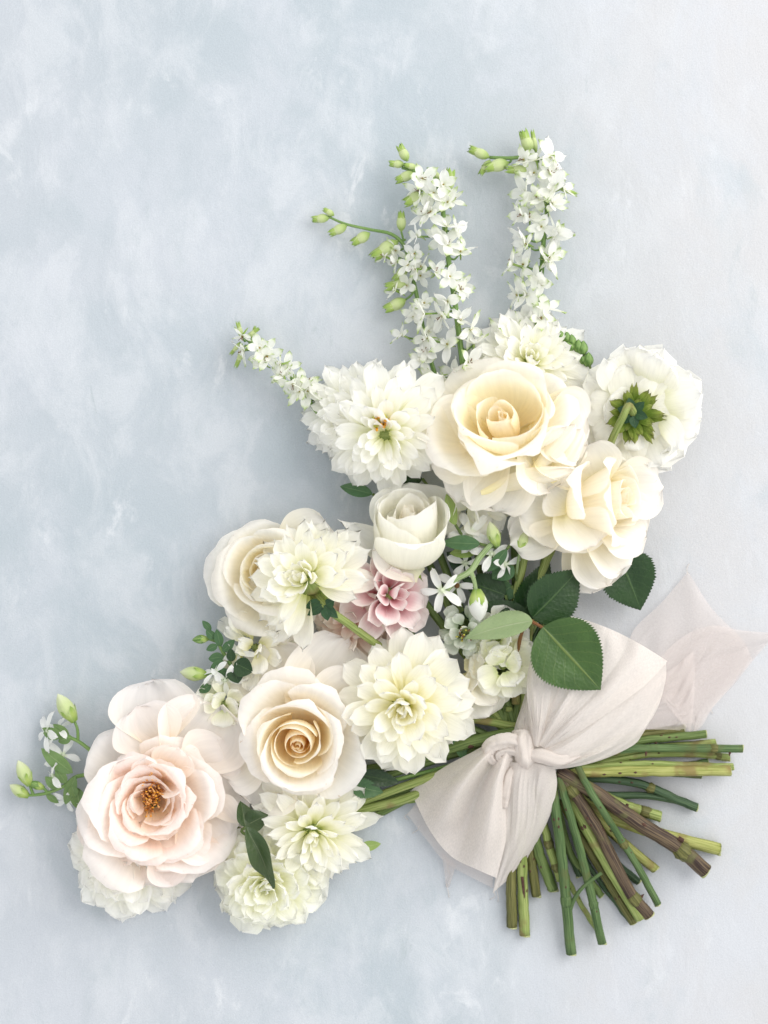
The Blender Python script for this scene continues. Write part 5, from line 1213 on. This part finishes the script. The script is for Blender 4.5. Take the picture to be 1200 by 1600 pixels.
# ---- leaves ------------------------------------------------------------------
lf = thing('rose_leaf_sprig', 'three serrated rose leaflets on a red stalk lying over the bow', 'leaves', Matrix.Translation(W(826, 974, 110)))
leaf(lf, (848, 980, 124), (940, 1079, 132), 110, 'leaf', (.1, -.1, 1), fold=0.25, curve=-0.2, teeth=30, tooth=0.10, wave=0.015)
leaf(lf, (832, 965, 100), (908, 893, 106), 84, 'leaf_dark', (.2, -.3, 1), fold=0.3, curve=-0.25, teeth=24, tooth=0.13)
leaf(lf, (832, 970, 116), (722, 985, 114), 58, 'leaf_pale', (.1, .75, .6), fold=0.2, curve=-0.35, teeth=22, tooth=0.08)
tube_part('petiole', lf, [(806, 1060, 56), (812, 1000, 80), (824, 970, 104), (834, 973, 110), (850, 982, 116)], [3, 3, 3, 2.6, 2.2], M['petiole'], n=18, ns=8)
def single_leaf(label, specs, cat='leaf', name='leaf', petiole=None, mat='stem'):
    r = thing(name, label, cat, Matrix.Translation(W(*specs[0][0])))
    for (b, t, w, m, nr, kw) in specs:
        leaf(r, b, t, w, m, nr, name='blade', **kw)
    if petiole: tube_part('petiole', r, petiole, 2.4, M[mat], n=10, ns=7)
    return r
T = dict(teeth=24, tooth=0.12, fold=0.25, wave=0.02)
single_leaf('dark green serrated rose leaf showing below the drooping cream rose', [((965, 862, 60), (1003, 955, 46), 88, 'leaf_dark', (.1, -.1, 1), dict(T, curve=-0.15))], petiole=[(965, 862, 60), (930, 870, 54), (880, 930, 44)])
single_leaf('dark glossy leaf lying behind the pale leaf underside', [((826, 962, 70), (715, 958, 66), 46, 'leaf_dark', (0, .2, 1), dict(fold=.2, curve=-.2))], petiole=[(826, 962, 70), (820, 1000, 50)])
single_leaf('dark green leaf in shade beneath the hairy stalk of the star flowers', [((790, 930, 60), (722, 905, 56), 48, 'leaf_dark', (0, .1, 1), dict(T, curve=-.2))], petiole=[(790, 930, 60), (806, 1000, 44)])
single_leaf('dark leaf tucked between the upright stalk and the drooping cream rose', [((812, 968, 60), (862, 876, 60), 56, 'leaf_dark', (.3, 0, 1), dict(T, curve=-.2))], petiole=[(812, 968, 60), (812, 1020, 44)])
single_leaf('small dark leaf in the gap beside the small white rose', [((735, 890, 52), (698, 862, 54), 34, 'leaf_dark', (0, .1, 1), dict(fold=.2))], petiole=[(735, 890, 52), (770, 960, 40)])
single_leaf('wavy narrow green leaf pointing at the small white rose', [((750, 850, 92), (690, 846, 96), 24, 'leaf_mid', (0, .3, 1), dict(shape='lance', wave=.03, fold=.4))], petiole=[(750, 850, 92), (775, 856, 80)])
single_leaf('grey green folded leaf below the wavy narrow one', [((745, 862, 78), (702, 862, 76), 22, 'leaf_light', (0, .5, 1), dict(shape='lance', wave=.03))], petiole=[(745, 862, 78), (772, 870, 66)])
single_leaf('narrow pointed leaf crossing below the pale pointed bud', [((792, 858, 92), (762, 895, 90), 18, 'leaf_mid', (.3, 0, 1), dict(shape='lance', fold=.5))], petiole=[(792, 858, 92), (800, 848, 84)])
single_leaf('round mid green leaf under the pale buds', [((800, 880, 72), (768, 905, 70), 36, 'leaf_mid', (0, .1, 1), dict(wave=.02))], petiole=[(800, 880, 72), (812, 920, 54)])
single_leaf('shaded round leaf next to the upright stalk', [((800, 915, 56), (776, 932, 54), 34, 'leaf_mid', (0, .1, 1), dict(wave=.02))], petiole=[(800, 915, 56), (808, 960, 46)])
single_leaf('bright green folded leaf between the small white rose and the largest cream rose', [((712, 820, 84), (690, 772, 92), 26, 'leaf_light', (.7, 0, .7), dict(shape='lance', wave=.03, curve=.4))], petiole=[(712, 820, 84), (730, 850, 70)])
single_leaf('small pointed green leaf at the edge below the tucked white dahlia', [((582, 772, 52), (530, 758, 46), 22, 'leaf_mid', (0, .2, 1), dict(shape='lance', fold=.4))], petiole=[(582, 772, 52), (640, 800, 44)])
single_leaf('dark leaf wedged under the dahlia with the orange centre', [((660, 748, 58), (606, 752, 56), 26, 'leaf_dark', (0, .1, 1), dict(shape='lance'))], petiole=[(660, 748, 58), (700, 800, 44)])
single_leaf('curled dark shrivelled leaf hanging over the ruffled white dahlia', [((383, 1290, 122), (440, 1388, 122), 34, 'leaf_shrivelled', (.5, .3, .8), dict(shape='lance', fold=.9, wave=.13, twist=1.5, curve=-.4)), ((384, 1292, 92), (378, 1250, 84), 30, 'leaf_shrivelled', (.5, .2, .8), dict(fold=.5, wave=.04)), ((384, 1290, 90), (418, 1272, 92), 34, 'leaf_shrivelled', (0, .3, 1), dict(fold=.4, wave=.05))], petiole=[(384, 1292, 92), (378, 1300, 80), (400, 1310, 50)])
single_leaf('dark pointed leaf beneath the peach hearted rose beside the pale stalks', [((548, 1228, 52), (600, 1238, 50), 30, 'leaf_mid', (0, .2, 1), dict(teeth=14, tooth=.15))], petiole=[(548, 1228, 52), (520, 1220, 40)])
single_leaf('shaded leaf below the cream dahlia with a reddish rim', [((560, 1210, 46), (625, 1222, 44), 26, 'leaf_dark', (0, .2, 1), dict(shape='lance'))], petiole=[(560, 1210, 46), (530, 1200, 36)])
single_leaf('green leaf edge curling round beside the cream dahlia and the bow', [((712, 1130, 52), (728, 1192, 50), 28, 'leaf_mid', (.4, 0, 1), dict(fold=.3))], petiole=[(712, 1130, 52), (700, 1110, 44)])
single_leaf('yellow green leaf lying against the lower loop of the bow', [((690, 1215, 34), (612, 1256, 12), 34, 'leaf_light', (0, .2, 1), dict(shape='lance', wave=.03))], petiole=[(690, 1215, 34), (740, 1195, 36)])
single_leaf('small green leaf tip poking out below the pointed white dahlia', [((560, 1325, 30), (596, 1318, 26), 16, 'leaf_light', (0, .2, 1), dict(shape='lance'))], petiole=[(560, 1325, 30), (520, 1310, 30)])

# wiry dark nigella tendrils
tn = thing('wiry_tendril', 'tangle of dark wiry tendrils beside the dark rose leaf', 'tendril', Matrix.Translation(W(868, 960, 40)))
rs = np.random.RandomState(8)
for i in range(12):
    x0, y0 = 845 + rs.uniform(-8, 8), 968 + rs.uniform(-4, 8)
    pts = [(x0, y0, 50)]
    for k in range(4):
        pts.append((x0 + (k + 1) * 9 + rs.normal(0, 5), y0 - (k + 1) * 5 + rs.normal(0, 7), 54 + rs.uniform(-6, 10)))
    tube_part('thread', tn, pts, [0.9, 0.6], M['thread'], n=16, ns=5)
tube_part('stalk', tn, [(846, 970, 50), (830, 1010, 46), (815, 1120, 40)], 2, M['stem_dark'], n=10, ns=6)
